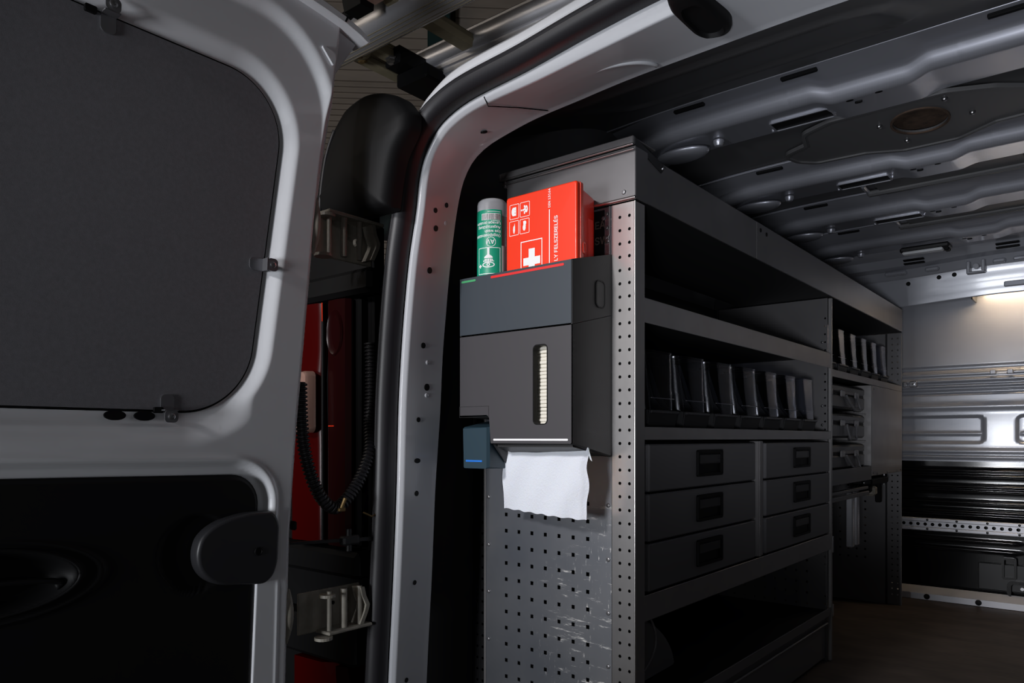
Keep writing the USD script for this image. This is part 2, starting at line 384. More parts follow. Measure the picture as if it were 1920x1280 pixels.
# shaped reinforcement plate with an oval cut-out between the first two ribs
th = np.linspace(0, 2 * np.pi, 48, endpoint=False)
oval = affinity.scale(Point(-.423, 2.335).buffer(1, quad_segs=12), .068, .088)
shield = Polygon([(-.80, 2.36), (-.78, 2.43), (-.74, 2.47), (-.60, 2.48), (-.50, 2.53), (-.36, 2.53), (-.26, 2.46), (-.14, 2.45), (-.12, 2.40), (-.16, 2.30), (-.24, 2.235), (-.34, 2.19), (-.62, 2.19), (-.70, 2.23), (-.72, 2.32)]).buffer(-.03).buffer(.045)
rp0 = part(ce, 'reinforcement_plate', plate(shield.difference(oval), 'xy', 1.708, 1.714), 'roof_skin')
part(rp0, 'plate_lip', plate(ring_poly(shield, .010), 'xy', 1.703, 1.7085), 'roof_skin')
part(rp0, 'oval_lip', plate(oval.buffer(.006).difference(oval), 'xy', 1.704, 1.7085), 'rust')
part(rp0, 'oval_backing', plate(oval.buffer(.03), 'xy', 1.728, 1.734), 'rust')
for (x, y) in ((-.52, 2.30), (-.30, 2.36), (-.48, 2.46), (-.345, 2.22)):
    part(rp0, 'rivet', lathe([(0, -.008), (.006, -.007), (.008, 0)], (x, y, 1.708), 12), 'bolt', True)
for k in (1, 2):
    y0 = RIBS[k][0] + .19; z0 = RIBS[k][1]
    rp1 = part(ce, 'reinforcement_plate', cat(cbox((-.66, y0, z0 + .02), (-.22, y0 + .11, z0 + .026), .003), cbox((-.70, y0 + .10, z0 + .008), (-.2, y0 + .125, z0 + .03), .006)), 'roof_skin', label='dark boxed plate behind a roof rib')
    for x in (-.695, -.205):
        part(rp1, 'plate_end', cbox((x - .008, y0 + .02, z0 + .016), (x + .008, y0 + .12, z0 + .03), .005), 'roof_paint')

# front header beam over the bulkhead: stepped pressed section
def header_front():
    prof = [(3.93, 1.738), (3.96, 1.715), (4.02, 1.700), (4.05, 1.665), (4.10, 1.655), (4.115, 1.635), (4.12, 1.622), (4.128, 1.614), (4.131, 1.585), (4.136, 1.574), (4.138, 1.552), (4.141, 1.545), (4.146, 1.510), (4.148, 1.484), (4.151, 1.479), (4.157, 1.480), (4.160, 1.56), (4.315, 1.562)]
    xs = np.linspace(-1.2, .36, 60)
    return loft([[(x, y, z + roof_drop(x) * .6 + .018 * sstep(-.9, -.4, x)) for y, z in prof] for x in xs])
v, f = header_front(); hb = part(ce, 'header_beam', (v, f[:, ::-1]), 'bulkhead', 30)
for (x, y, z) in ((-.80, 4.131, 1.590), (-.665, 4.130, 1.604), (-.60, 4.130, 1.608)):
    part(hb, 'beam_hole', lathe([(0, -.004), (.010, -.004), (.010, .004)], (x, y, z), 14, 'y'), 'handle_black')
part(hb, 'u_bracket', cat(cbox((-.545, 4.085, 1.602), (-.53, 4.12, 1.655), .003), cbox((-.485, 4.085, 1.606), (-.47, 4.12, 1.658), .003), cbox((-.545, 4.085, 1.596), (-.47, 4.12, 1.606), .003), lathe([(0, -.006), (.012, -.006), (.012, .004)], (-.507, 4.10, 1.63), 14, 'y')), 'bulkhead', 30)
for x0, x1 in ((-.90, -.80), (-.72, -.66), (-.44, -.39), (-.36, -.25)):
    part(hb, 'beam_tab', cbox((x0, 4.085, 1.632), (x1, 4.112, 1.652), .006), 'bulkhead', 30)
part(hb, 'beam_plate', cbox((-.40, 4.134, 1.525), (-.30, 4.150, 1.55), .004), 'bulkhead', 30)
for x0, z in ((-.80, 1.68), (-.42, 1.698)):
    part(hb, 'beam_slot', cat(cbox((x0, 4.005, z), (x0 + .09, 4.03, z + .007), .002), cbox((x0, 4.02, z - .014), (x0 + .09, 4.045, z - .007), .002)), 'handle_black')
# interior lamp on the last rib
il = thing('interior_lamp', 'slim white cabin lamp under the last roof rib near the bulkhead', 'lamp', (-.645, 3.69, 1.64))
part(il, 'lamp_body', cbox((-.745, 3.66, 1.642), (-.55, 3.74, 1.668), .008), 'black_steel')
part(il, 'lamp_lens', cbox((-.735, 3.655, 1.634), (-.575, 3.70, 1.646), .005), 'white_paint', label='white strip lens')
part(il, 'lamp_switch', cbox((-.572, 3.67, 1.632), (-.552, 3.715, 1.645), .004), 'handle_black')

# ---- bulkhead
wf = thing('wall_front', kind='structure')
def bulkhead():
    xs = np.unique(np.concatenate([np.linspace(-1.25, .42, 70), np.linspace(-.9, 0, 120)])); zs = np.linspace(.70, 1.57, 220)
    Xg, Zg = np.meshgrid(xs, zs, indexing='ij')
    d = np.zeros_like(Xg)
    d -= .012 * (sstep(1.183, 1.175, Zg) - sstep(1.160, 1.152, Zg))          # recessed line
    for a, b, h in ((1.150, 1.128, .012), (1.118, 1.098, .016), (1.086, 1.074, .010)):
        d += h * np.exp(-((Zg - (a + b) / 2) / ((a - b) / 1.7)) ** 2)
    d -= .014 * (sstep(1.062, 1.054, Zg) - sstep(1.045, 1.035, Zg))
    d += .010 * np.exp(-((Zg - .975) / .016) ** 2)
    for x0, x1 in ((-1.05, -.50), (-.36, .1)):
        d -= .016 * sstep(.008, -.008, sd_rrect(Xg, Zg, x0, .795, x1, .925, .02))
        d += .007 * np.exp(-((Zg - .84) / .008) ** 2) * sstep(.0, -.02, sd_rrect(Xg, Zg, x0, .795, x1, .925, .02))
    d += .010 * np.exp(-((Zg - .752) / .012) ** 2) + .010 * np.exp(-((Zg - .722) / .008) ** 2)
    v = np.stack([Xg, 4.30 - d * .65, Zg], -1).reshape(-1, 3)
    return v, grid_faces(len(xs), len(zs))[:, ::-1]
part(wf, 'upper_panel', bulkhead(), 'bulkhead', True)
def bulk_low():
    xs = np.linspace(-1.25, .42, 80); zs = np.linspace(-.02, .71, 150)
    Xg, Zg = np.meshgrid(xs, zs, indexing='ij'); d = np.zeros_like(Xg)
    for c in (.655, .628, .575, .555, .495, .452, .43):
        d += .014 * np.exp(-((Zg - c) / .008) ** 2)
    d += .012 * np.exp(-((Zg - .305) / .006) ** 2) * (Xg < -.36) + .012 * np.exp(-((Zg - .26) / .006) ** 2) * (Xg < -.36)
    return np.stack([Xg, 4.31 - d, Zg], -1).reshape(-1, 3), grid_faces(len(xs), len(zs))[:, ::-1]
part(wf, 'lower_panel', bulk_low(), 'bulkhead_black', True)
sb = part(wf, 'seat_bracket', cbox((-.52, 4.285, .075), (.25, 4.297, .205), .003), 'black_steel')
for x in (-.392, -.30, -.21):
    part(sb, 'slot', plate(ring_poly(rrect(x - .03, .135, x + .03, .24, .012), .010), 'xz', 4.272, 4.283), 'bulkhead_black')
part(sb, 'anchor_loop', plate(rrect(-.40, .055, -.28, .13, .02).difference(rrect(-.383, .04, -.297, .118, .015)), 'xz', 4.262, 4.284), 'bulkhead_black')
part(sb, 'bolt', lathe([(0, -.008), (.008, -.008), (.009, 0)], (-.34, 4.283, .095), 12, 'y'), 'bolt')
part(wf, 'edge_clip', cat(cbox((-.85, 4.262, 1.082), (-.835, 4.29, 1.108), .002), cbox((-.82, 4.258, 1.08), (-.785, 4.285, 1.11), .003), lathe([(0, -.006), (.006, -.005), (.007, 0)], (-.80, 4.258, 1.095), 10, 'y')), 'bolt')
part(wf, 'hook_pair', cat(cbox((-.47, 4.265, 1.128), (-.445, 4.288, 1.15), .003), cbox((-.40, 4.265, 1.128), (-.375, 4.288, 1.15), .003), cbox((-.445, 4.262, 1.126), (-.40, 4.285, 1.134), .002)), 'bulkhead')

rl = thing('cargo_rail', 'perforated aluminium cargo rail running across the lower dark bulkhead', 'rail', (-.4, 4.28, .34))
rail_poly = sbox(-1.2, .363, .4, .391).difference(unary_union([Point(-1.18 + .033 * i, .377).buffer(.0085, quad_segs=3) for i in range(47)]))
part(rl, 'slotted_web', plate(rail_poly, 'xz', 4.277, 4.281), 'strip_alu')
for z0, z1 in ((.391, .409), (.345, .363)):
    part(rl, 'flange', cbox((-1.2, 4.268, z0), (.4, 4.284, z1), .003), 'strip_alu')
for i in range(12):
    for z in (.400, .354):
        part(rl, 'screw', lathe([(0, -.004), (.0055, -.003), (.006, 0)], (-1.13 + .13 * i, 4.268, z), 10, 'y'), 'black_steel')
fs = thing('trim_1', kind='structure')
part(fs, 'sill_strip', hull([(-1.25, 4.215, .002), (.42, 4.215, .002), (-1.25, 4.215, .032), (.42, 4.215, .032), (-1.25, 4.27, .062), (.42, 4.27, .062), (-1.25, 4.28, .002), (.42, 4.28, .002)]), 'strip_alu')
for i in range(9):
    x = -.955 + .222 * i
    part(fs, 'plug', lathe([(0, -.004), (.012, -.003), (.014, 0)], (x, 4.2135, .018), 14, 'y'), 'handle_black')

# ---- rear door frame: loft along the opening outline
ST = [(-1.270, -0.050, -1.270, -0.050, 1.215), (-1.265, 0.100, -1.266, 0.100, 1.215), (-1.252, 0.305, -1.255, 0.305, 1.215), (-1.238, 0.502, -1.241, 0.502, 1.215), (-1.227, 0.696, -1.230, 0.696, 1.215), (-1.220, 0.890, -1.213, 0.890, 1.215), (-1.211, 1.005, -1.206, 1.005, 1.215), (-1.200, 1.106, -1.195, 1.106, 1.215), (-1.186, 1.203, -1.183, 1.203, 1.215), (-1.163, 1.310, -1.165, 1.310, 1.215),
      (-1.153, 1.373, -1.147, 1.385, 1.217), (-1.138, 1.415, -1.122, 1.437, 1.225), (-1.118, 1.443, -1.088, 1.466, 1.235), (-1.084, 1.469, -1.035, 1.489, 1.25), (-1.013, 1.490, -.967, 1.510, 1.267), (-.863, 1.503, -.85, 1.525, 1.28), (-.722, 1.520, -.72, 1.532, 1.28), (-.597, 1.532, -.6, 1.534, 1.28), (-.43, 1.540, -.43, 1.536, 1.28)]
ST = ST + [(2 * XC - a, b, 2 * XC - c, d, e) for a, b, c, d, e in ST[-2::-1]]
S = spline(ST, 240)
Bv, In, Yi = S[:, :2], S[:, 2:4], S[:, 4]
Tn = np.gradient(Bv, axis=0); Tn /= np.linalg.norm(Tn, axis=1, keepdims=True)
Out = np.stack([-Tn[:, 1], Tn[:, 0]], 1)         # outward (left / up) of the opening
def at(k, o, y): return (Bv[k, 0] + Out[k, 0] * o, y, Bv[k, 1] + Out[k, 1] * o)
rings = []
for k in range(len(S)):
    hw = .004 + .010 * sstep(-1.0, -.6, Bv[k, 0]) * (1 - sstep(-.26, .14, Bv[k, 0]))
    ix, iz = In[k]
    p0 = np.array(at(k, -hw - .003, 1.1225)); pi = np.array([ix, Yi[k], iz])
    rings.append([at(k, .045, 1.128), at(k, .012 + hw, 1.118), at(k, .006 + hw, 1.113), at(k, hw, 1.1115), at(k, 0, 1.1135), at(k, -hw, 1.1185), p0, p0 + (pi - p0) * .5, p0 + (pi - p0) * .95, pi,
                  pi + (0, .012, 0), (ix + Out[k, 0] * .03, Yi[k] + .02, iz + Out[k, 1] * .03), (ix + Out[k, 0] * .06, Yi[k] + .03, iz + Out[k, 1] * .06)])
fr = thing('trim_2', kind='structure')
part(fr, 'door_frame', (loft(rings)[0], loft(rings)[1]), 'body_paint', 38)
# screw and drain holes in the left jamb and header (pressed rims round dark holes)
def jamb_point(z, s):
    k = int(np.argmin(np.abs(Bv[:100, 1] - z))); p0 = np.array(at(k, -.008, 1.123)); pi = np.array([In[k, 0], Yi[k], In[k, 1]])
    d = pi - p0; n = np.cross(d, [Tn[k, 0], 0, Tn[k, 1]]); n /= np.linalg.norm(n)
    if n[1] > 0: n = -n
    return p0 + d * s, n
def disc(c, n, r, t, seg=14, sx=1.):
    n = np.array(n) / np.linalg.norm(n); a = np.cross(n, [0, 0, 1.]); a /= np.linalg.norm(a); b = np.cross(n, a)
    th = np.linspace(0, 2 * np.pi, seg, endpoint=False); ring = lambda h, q: c + n * h + q * r * (np.cos(th)[:, None] * a * sx + np.sin(th)[:, None] * b)
    return loft([ring(-.001, 1), ring(t, 1), ring(t, .8), ring(t, .3)], True, True)
for z, s, r, sx in ((1.327, .72, .0055, 1), (1.320, .35, .0055, 1), (1.279, .45, .0065, 1), (1.196, .42, .007, 1), (1.022, .42, .0065, 1), (.934, .62, .008, 1), (.849, .38, .0055, 1), (.769, .40, .0055, 1.7), (.688, .42, .006, 1), (.479, .48, .0055, 1), (.264, .35, .0055, 1)):
    c, n = jamb_point(z, s)
    h = part(fr, 'jamb_hole', disc(c, n, r, .0012, sx=sx), 'handle_black')
for z, s in ((1.30, .78), (.98, .60), (.905, .62)):
    c, n = jamb_point(z, s); part(fr, 'dimple', disc(c, n, .005, .0015), 'body_paint', True)
for x, y in ((-.669, 1.22), (-1.03, 1.20)):
    k = int(np.argmin(np.abs(In[:130, 0] - x))); w = (y - 1.1225) / (Yi[k] - 1.1225); p0 = np.array(at(k, -.01, 1.1225)); pi = np.array([In[k, 0], Yi[k], In[k, 1]])
    part(fr, 'header_hole', disc(p0 + (pi - p0) * w, (0.05, .2, -1), .0075, .0015), 'handle_black')
# raised half-round pressing on the header edge and the sheet seam
k = int(np.argmin(np.abs(In[:120, 0] + .76))); zc = In[k, 1]
th = np.linspace(0, np.pi, 30)
part(fr, 'pressing', tube([(-.765 + .085 * math.cos(t), 1.275 - .075 * math.sin(t), zc - .001 - .012 * math.sin(t) * .9) for t in th], .004, 8), 'body_paint', True)
k = int(np.argmin(np.abs(Bv[:120, 0] + .975)))
part(fr, 'sheet_seam', tube([at(k, .004, 1.111), at(k, -.012, 1.122), tuple(np.array([In[k, 0], Yi[k], In[k, 1]]) * .5 + np.array(at(k, -.008, 1.1225)) * .5 - (0, .001, .001)), (In[k, 0], Yi[k], In[k, 1] - .001)], .0012, 6), 'handle_black')

# rubber seal clipped round the opening
rings = []
for k in range(len(S)):
    prof = [(.012, 1.111), (.012, 1.088), (.017, 1.078), (.026, 1.071), (.034, 1.070), (.0375, 1.0735), (.040, 1.0715), (.046, 1.075), (.050, 1.083), (.050, 1.111)]
    rings.append([at(k, o, y) for o, y in prof])
single('door_seal', loft(rings, True, True), 'black_rubber', 'black rubber door seal running round the rear opening of the van', 'seal', 50)

# white outer roof edge above the seal, dark rear corner panel
RW = lambda k: sstep(-1.16, -1.02, Bv[k, 0])
kk = [k for k in range(len(S)) if Bv[k, 1] > 1.36]
part(fr, 'roof_edge', (lambda vf: vf)(loft([[at(k, .046, 1.112), at(k, .052, 1.094), at(k, .060, 1.088), at(k, .074 * RW(k) + .06 * (1 - RW(k)), 1.090), at(k, .084 * RW(k) + .066 * (1 - RW(k)), 1.098), at(k, .088 * RW(k) + .068 * (1 - RW(k)), 1.14)] for k in kk])), 'white_paint', 40)
part(fr, 'corner_panel', cbox((-1.75, 1.115, -.1), (-1.315, 1.14, 1.40), .01), 'black_plastic')
part(fr, 'corner_return', cbox((-1.325, 1.10, -.1), (-1.30, 1.135, 1.30), .004), 'black_plastic')

# roof outside: rises from the rear edge and rolls off at the sides
xs = np.linspace(XC - .93, XC + .93, 60); ys = np.concatenate([np.linspace(1.15, 2.0, 30), np.linspace(2.1, 4.6, 8)])
Xg, Yg = np.meshgrid(xs, ys, indexing='ij')
part(fr, 'roof_outer', (np.stack([Xg, Yg, roof_z(Xg, Yg)], -1).reshape(-1, 3), grid_faces(len(xs), len(ys))), 'white_paint', True)

# ================================================================== RACKING (things)
XF = -.804                      # front plane of the racking
XB = -1.235                     # its back
Y0, Y1, Y2 = 1.41, 2.85, 4.004  # near end, middle post, far end
u1 = thing('racking_unit', 'near steel racking unit with perforated end panel, open shelves and six grey drawers', 'shelving', (-1.0, 2.1, 0))

# perforated end panel facing the rear doors
holes = [rrect(-1.167 + .04 * c - .0042, .627 - .04 * r - .0045, -1.167 + .04 * c + .0042, .627 - .04 * r + .0045, 0) for c in range(7) for r in range(15)] + [rrect(-.9312, .6625, -.9228, .6715, 0)]
ep = part(u1, 'end_panel', plate(sbox(XB, .0, -.864, 1.330).difference(unary_union(holes)), 'xz', 1.411, 1.4125), 'scuffed_steel')
part(ep, 'back_edge', cbox((XB - .004, 1.4085, 0), (XB + .002, 1.45, 1.33), .001), 'post_edge')
for x, zs in ((-1.225, (.668, .548, .43, .31, .19)), (-.8725, (.666, .546, .4265, .308, .19))):
    for z in zs: part(ep, 'rivet', lathe([(0, -.0018), (.0018, -.0018), (.0024, -.003), (.0045, -.0022), (.0052, 0)], (x, 1.411, z), 14, 'y'), 'tray_steel', 40)
stk = part(ep, 'sticker', cbox((-.93, 1.4097, 1.20), (-.882, 1.411, 1.325), .0003), 'handle_black', label='black sticker with faint lettering')
part(stk, 'lettering', cat(text_on('EA', .016, (-.908, 1.4096, 1.285), (1, 0, 0), (0, 0, 1), .0003, True), text_on('SW', .016, (-.908, 1.4096, 1.250), (1, 0, 0), (0, 0, 1), .0003, True)), 'faint_print')
part(ep, 'bracket_lip', tube(spline([(-.868, 1.4095, 1.33), (-.868, 1.4095, 1.268), (-.872, 1.4095, 1.262), (-.868, 1.4095, 1.252), (-.868, 1.4095, 1.2)], 20), .0016, 8), 'post_edge', True)
for x, z in ((-.884, 1.306), (-.876, 1.315), (-.877, 1.262), (-.873, 1.255), (-.876, 1.284)):
    part(ep, 'rivet', lathe([(0, -.0018), (.0018, -.0018), (.0024, -.003), (.0045, -.0022), (.0052, 0)], (x, 1.4105, z), 14, 'y'), 'tray_steel', 40)

def upright(parent, y, x0, x1, zt, col_x, m='post_steel', n=46, side=True, z_first=.045, depth=.042, edge='post_edge'):
    hs = [Point(cx, z_first + .0292 * i).buffer(.0036, quad_segs=3) for cx in col_x for i in range(n) if z_first + .0292 * i < zt - .012]
    up = part(parent, 'upright', plate(sbox(x0, 0, x1, zt).difference(unary_union(hs)), 'xz', y, y + .0018), m)
    part(up, 'backing_channel', cbox((x0 + .003, y + .012, .004), (x1 - .003, y + .016, zt - .004), .001), 'shelf_black')
    part(up, 'front_edge', cat(cbox((x1 - .0022, y + .0005, 0), (x1 + .0006, y + depth, zt), .0009)), edge)
    part(up, 'bead', tube([(x1 - .001, y + .0012, 0), (x1 - .001, y + .0012, zt)], .0022, 10), m, True)
    return up
upright(u1, 1.4095, -.862, XF, 1.330, (-.842, -.818), edge='shelf_steel')
upright(u1, 1.43, -1.298, XB - .006, 1.33, (-1.28, -1.262), 'black_steel', n=46, edge='black_steel')
for s, z in ((0, 1.12), (1, 1.108), (0, .73), (0, .88)):
    pass
part(u1, 'middle_upright', cbox((XF - .012, Y1 - .006, 0), (XF, Y1 + .006, 1.331), .0015), 'post_edge')
hs = [Point(-.825, .06 + .0292 * i).buffer(.0036, quad_segs=3) for i in range(42)]
part(u1, 'partition', plate(sbox(XB, 0, XF - .012, 1.331).difference(unary_union(hs + [rrect(-1.17 + .04 * c - .004, .2 + .04 * r - .004, -1.17 + .04 * c + .004, .2 + .04 * r + .004, 0) for c in range(8) for r in range(5)])), 'xz', Y1 - .012, Y1 - .0105), 'tray_steel')
for z in (1.092, .935, .865, 1.17): part(u1, 'rivet', lathe([(0, -.003), (.004, -.002), (.005, 0)], (-.835, Y1 - .0125, z), 10, 'y'), 'bolt', True)
part(u1, 'back_panel', cbox((XB - .012, 1.452, .0), (XB - .006, Y1 - .014, 1.33), .001), 'shelf_black')

def shelf(parent, y0, y1, zt, h, m='shelf_steel', xb=XB + .004):
    s = part(parent, 'shelf', cbox((xb, y0 + .002, zt - .016), (XF - .004, y1 - .002, zt - .012), .001), 'shelf_black')
    part(s, 'front_lip', cbox((XF - .003, y0, zt - h), (XF - .0005, y1, zt), .0011), m)
    return s
ys0, ys1 = 1.452, Y1 - .0125
shelf(u1, ys0, ys1, 1.127, .055)
shelf(u1, ys0, ys1, .841, .029)
shelf(u1, ys0, ys1, .467, .058, 'shelf_steel')
shelf(u1, ys0, ys1, .198, .030, 'drawer_grey')
part(u1, 'floor_fascia', cbox((XF - .022, ys0, .012), (XF - .019, ys1, .166), .001), 'drawer_grey')
part(u1, 'fascia_bead', tube([(XF - .010, ys0 + .01, .140), (XF - .010, ys1 - .01, .140)], .004, 8), 'shelf_steel', True)
# drawers: two columns of three
part(u1, 'drawer_divider', cat(cbox((XF - .03, 2.128, .470), (XF - .001, 2.165, .808), .002), cbox((XF - .0012, 2.134, .470), (XF + .0012, 2.143, .808), .0006)), 'shelf_steel')
part(u1, 'drawer_carcass', cbox((XB + .01, ys0 + .002, .471), (XF - .06, ys1 - .002, .8095), .002), 'shelf_black')
for (ya, yb, ha, hb) in ((1.474, 2.104, 1.713, 1.861), (2.189, 2.822, 2.430, 2.586)):
    for r in range(3):
        zt = .802 - .112 * r; zb = zt - .1065
        d = part(u1, 'drawer', cbox((XF - .045, ya, zb), (XF - .001, yb, zt), .003), 'drawer_grey')
        hx = XF
        part(d, 'handle', plate(ring_poly(rrect(ha, zt - .082, hb, zt - .016, .006), .008), 'yz', hx - .002, hx + .006), 'handle_black', label='black recessed drawer handle')
        part(d, 'handle_cup', cbox((hx - .012, ha + .006, zt - .078), (hx + .001, hb - .006, zt - .020), .003), 'handle_black')
        part(d, 'grip_lip', cbox((hx - .002, ha + .010, zt - .052), (hx + .004, hb - .010, zt - .026), .004), 'dark_plastic')
        part(d, 'bottom_shadow_gap', cbox((XF - .04, ya + .002, zb - .0052), (XF - .012, yb - .002, zb - .0004), .0004), 'handle_black')

# wheel arch box seen in the lowest bay
th = np.linspace(0, np.pi * .5, 24)
wa = [(1.46 + .36 * math.cos(t) * (1 - .12 * math.sin(t)), .215 + .185 * math.sin(t)) for t in th]
rings = [[(x, y, z) for y, z in [(1.455, .205)] + wa + [(1.455, .40)]] for x in (-1.21, -.93, -.915, -.91)]
rings[2] = [(-.915, 1.455 + (y - 1.455) * .98, .205 + (z - .205) * .97) for y, z in [(1.455, .205)] + wa + [(1.455, .40)]]
rings[3] = [(-.91, 1.455 + (y - 1.455) * .93, .205 + (z - .205) * .92) for y, z in [(1.455, .205)] + wa + [(1.455, .40)]]
single('wheel_arch_cover', loft(rings, True, True), 'drawer_grey', 'dark curved wheel arch cover inside the lowest bay of the near racking', 'cover', 40)
part(stage.GetPrimAtPath('/World/wheel_arch_cover'), 'crease', tube(spline([(-.9095, 1.66, .37), (-.909, 1.70, .30), (-.9095, 1.64, .235)], 14), .003, 8), 'shelf_steel', True)

# ---- long top tray over both units
tt = thing('top_tray', 'long dark steel tray along the top of the racking with a lidded end', 'tray', (-1.0, 2.7, 1.335))
part(tt, 'end_plate', cbox((-1.160, 1.405, 1.334), (-.8005, 1.408, 1.448), .0012), 'tray_steel')
part(tt, 'end_corner', cbox((-.8035, 1.406, 1.334), (-.8003, 1.46, 1.447), .0012), 'tray_steel')
part(tt, 'bottom_flange', tube([(-1.150, 1.4035, 1.3355), (-.8005, 1.4035, 1.3355)], .0042, 12), 'post_steel', True)
part(tt, 'tray_floor', cbox((-1.15, 1.41, 1.3345), (XF, Y2, 1.3385), .001), 'shelf_black')
part(tt, 'back_wall', cbox((-1.156, 1.41, 1.339), (-1.152, Y2, 1.44), .001), 'black_steel')
ld = part(tt, 'lid', cbox((-1.172, 1.394, 1.449), (-.7995, 1.4045, 1.4665), .002), 'tray_steel', label='folded steel lid rim')
part(ld, 'lid_bead', cat(tube([(-1.176, 1.3935, 1.4475), (-.801, 1.3935, 1.4475)], .0026, 10), tube([(-1.168, 1.3985, 1.4385), (-.801, 1.3985, 1.4385)], .0022, 10)), 'post_steel', True)
part(ld, 'lid_end', cat(cbox((-1.178, 1.394, 1.4475), (-1.170, 1.42, 1.4665), .002), cbox((-1.166, 1.398, 1.430), (-1.158, 1.42, 1.4475), .002)), 'tray_steel')
part(ld, 'lid_top', cbox((-1.172, 1.405, 1.463), (-.803, 1.50, 1.4665), .001), 'tray_steel')
part(tt, 'gusset', hull([(XF - .0005, 1.402, 1.466), (XF + .003, 1.402, 1.466), (XF - .0005, 1.402, 1.450), (XF + .003, 1.402, 1.450), (XF - .0005, 1.545, 1.438), (XF + .003, 1.545, 1.438), (XF - .0005, 1.525, 1.42), (XF + .003, 1.525, 1.42)]), 'black_steel')
part(tt, 'fascia', cbox((XF - .0015, 1.462, 1.336), (XF + .0012, 2.1055, 1.444), .0012), 'tray_steel')
part(tt, 'fascia', cbox((XF - .0015, 2.1085, 1.336), (XF + .0018, Y2, 1.444), .0012), 'tray_steel')
for y in (2.137, 2.185): part(tt, 'screw_hole', lathe([(0, .003), (.004, .003), (.006, .0022), (.006, 0)], (XF + .001, y, 1.424 - (y - 2.137) * .05), 12, 'x'), 'handle_black')
for x, z in ((-.829, 1.352),): part(tt, 'screw', lathe([(0, -.003), (.004, -.0028), (.0055, 0)], (x, 1.405, z), 14, 'y'), 'bolt', 30)
part(tt, 'screw', lathe([(0, .003), (.004, .0028), (.005, 0)], (XF + .003, 1.53, 1.432), 12, 'x'), 'bolt', 30)
part(tt, 'divider', cbox((-1.15, 2.100, 1.339), (XF - .002, 2.103, 1.44), .001), 'black_steel')

# ---- far unit
u2 = thing('racking_unit', 'far steel racking unit with case bay and closed locker next to the bulkhead', 'shelving', (-1.0, 3.4, 0))
y0, y1 = Y1 + .008, Y2 - .0025
hs = [Point(cx, .05 + .0292 * i).buffer(.0036, quad_segs=3) for cx in (-.847, -.822) for i in range(44)]
hq = [rrect(-1.17 + .04 * c - .0045, .22 + .04 * r - .0045, -1.17 + .04 * c + .0045, .22 + .04 * r + .0045, 0) for c in range(6) for r in range(14)]
part(u2, 'far_panel', plate(sbox(XB, 0, XF - .004, 1.331).difference(unary_union(hs + hq)), 'xz', Y2 - .002, Y2), 'tray_steel')
part(u2, 'far_upright', cbox((XF - .004, Y2 - .004, 0), (XF, Y2 + .002, 1.331), .001), 'post_edge')
part(u2, 'back_panel', cbox((XB - .012, y0, 0), (XB - .006, y1, 1.33), .001), 'shelf_black')
part(u2, 'panel_fold', cbox((-.876, Y2 - .008, 0), (-.868, Y2 - .003, 1.33), .001), 'black_steel')
shelf(u2, y0, y1, 1.071, .027)
shelf(u2, y0, 3.424, .698, .058, 'drawer_grey')
part(u2, 'rail_bar', cat(cbox((XF - .03, y0, .600), (XF - .012, 3.42, .612), .002), cbox((XF - .02, y0, .575), (XF - .008, 3.42, .592), .002)), 'drawer_grey')
part(u2, 'bay_divider', cbox((XF - .36, 3.420, .642), (XF - .0005, 3.4245, 1.043), .001), 'post_edge')
dr = part(u2, 'locker_front', cbox((XF - .30, 3.4265, .655), (XF + .0005, y1 - .001, 1.043), .0015), 'shelf_steel', label='closed flat grey locker front')
for y, z in ((3.45, .668), (3.52, .662), (3.70, .662), (3.90, .662), (3.97, .668), (3.46, 1.030)): part(dr, 'screw', lathe([(0, .003), (.005, .002), (.006, 0)], (XF + .0005, y, z), 10, 'x'), 'bolt', True)
for z0, z1 in ((.395, .455), (.16, .205)):
    part(u2, 'post_clip', cbox((XF - .004, Y1 + .007, z0), (XF + .002, Y1 + .016, z1), .001), 'bolt')
part(u2, 'support_ledge', cat(*[cbox((XF - .3, 3.40, z), (XF - .02, 3.418, z + .006), .001) for z in (.915, .80)]), 'post_edge')

# vice and aluminium profiles hanging below the locker
vc = thing('bench_vice', 'black folding bench vice under the locker with two hanging aluminium profiles', 'vice', (-.84, 3.6, .40))
part(vc, 'vice_body', cat(cbox((-.90, 3.48, .610), (-.815, 3.78, .640), .006), cbox((-.88, 3.50, .575), (-.83, 3.60, .612), .008), cbox((-.86, 3.72, .52), (-.835, 3.75, .612), .004)), 'handle_black')
part(vc, 'vice_screw', cat(rod((-.845, 3.46, .622), (-.845, 3.86, .622), .009), rod((-.845, 3.83, .595), (-.845, 3.83, .65), .005)), 'bolt', True)
part(vc, 'clamp_jaw', cbox((-.875, 3.545, .56), (-.82, 3.60, .605), .01), 'cream_paint')
for y in (3.39, 3.47): part(vc, 'hanging_profile', cbox((-.90, y, .345), (-.872, y + .035, .60), .004), 'aluminium')

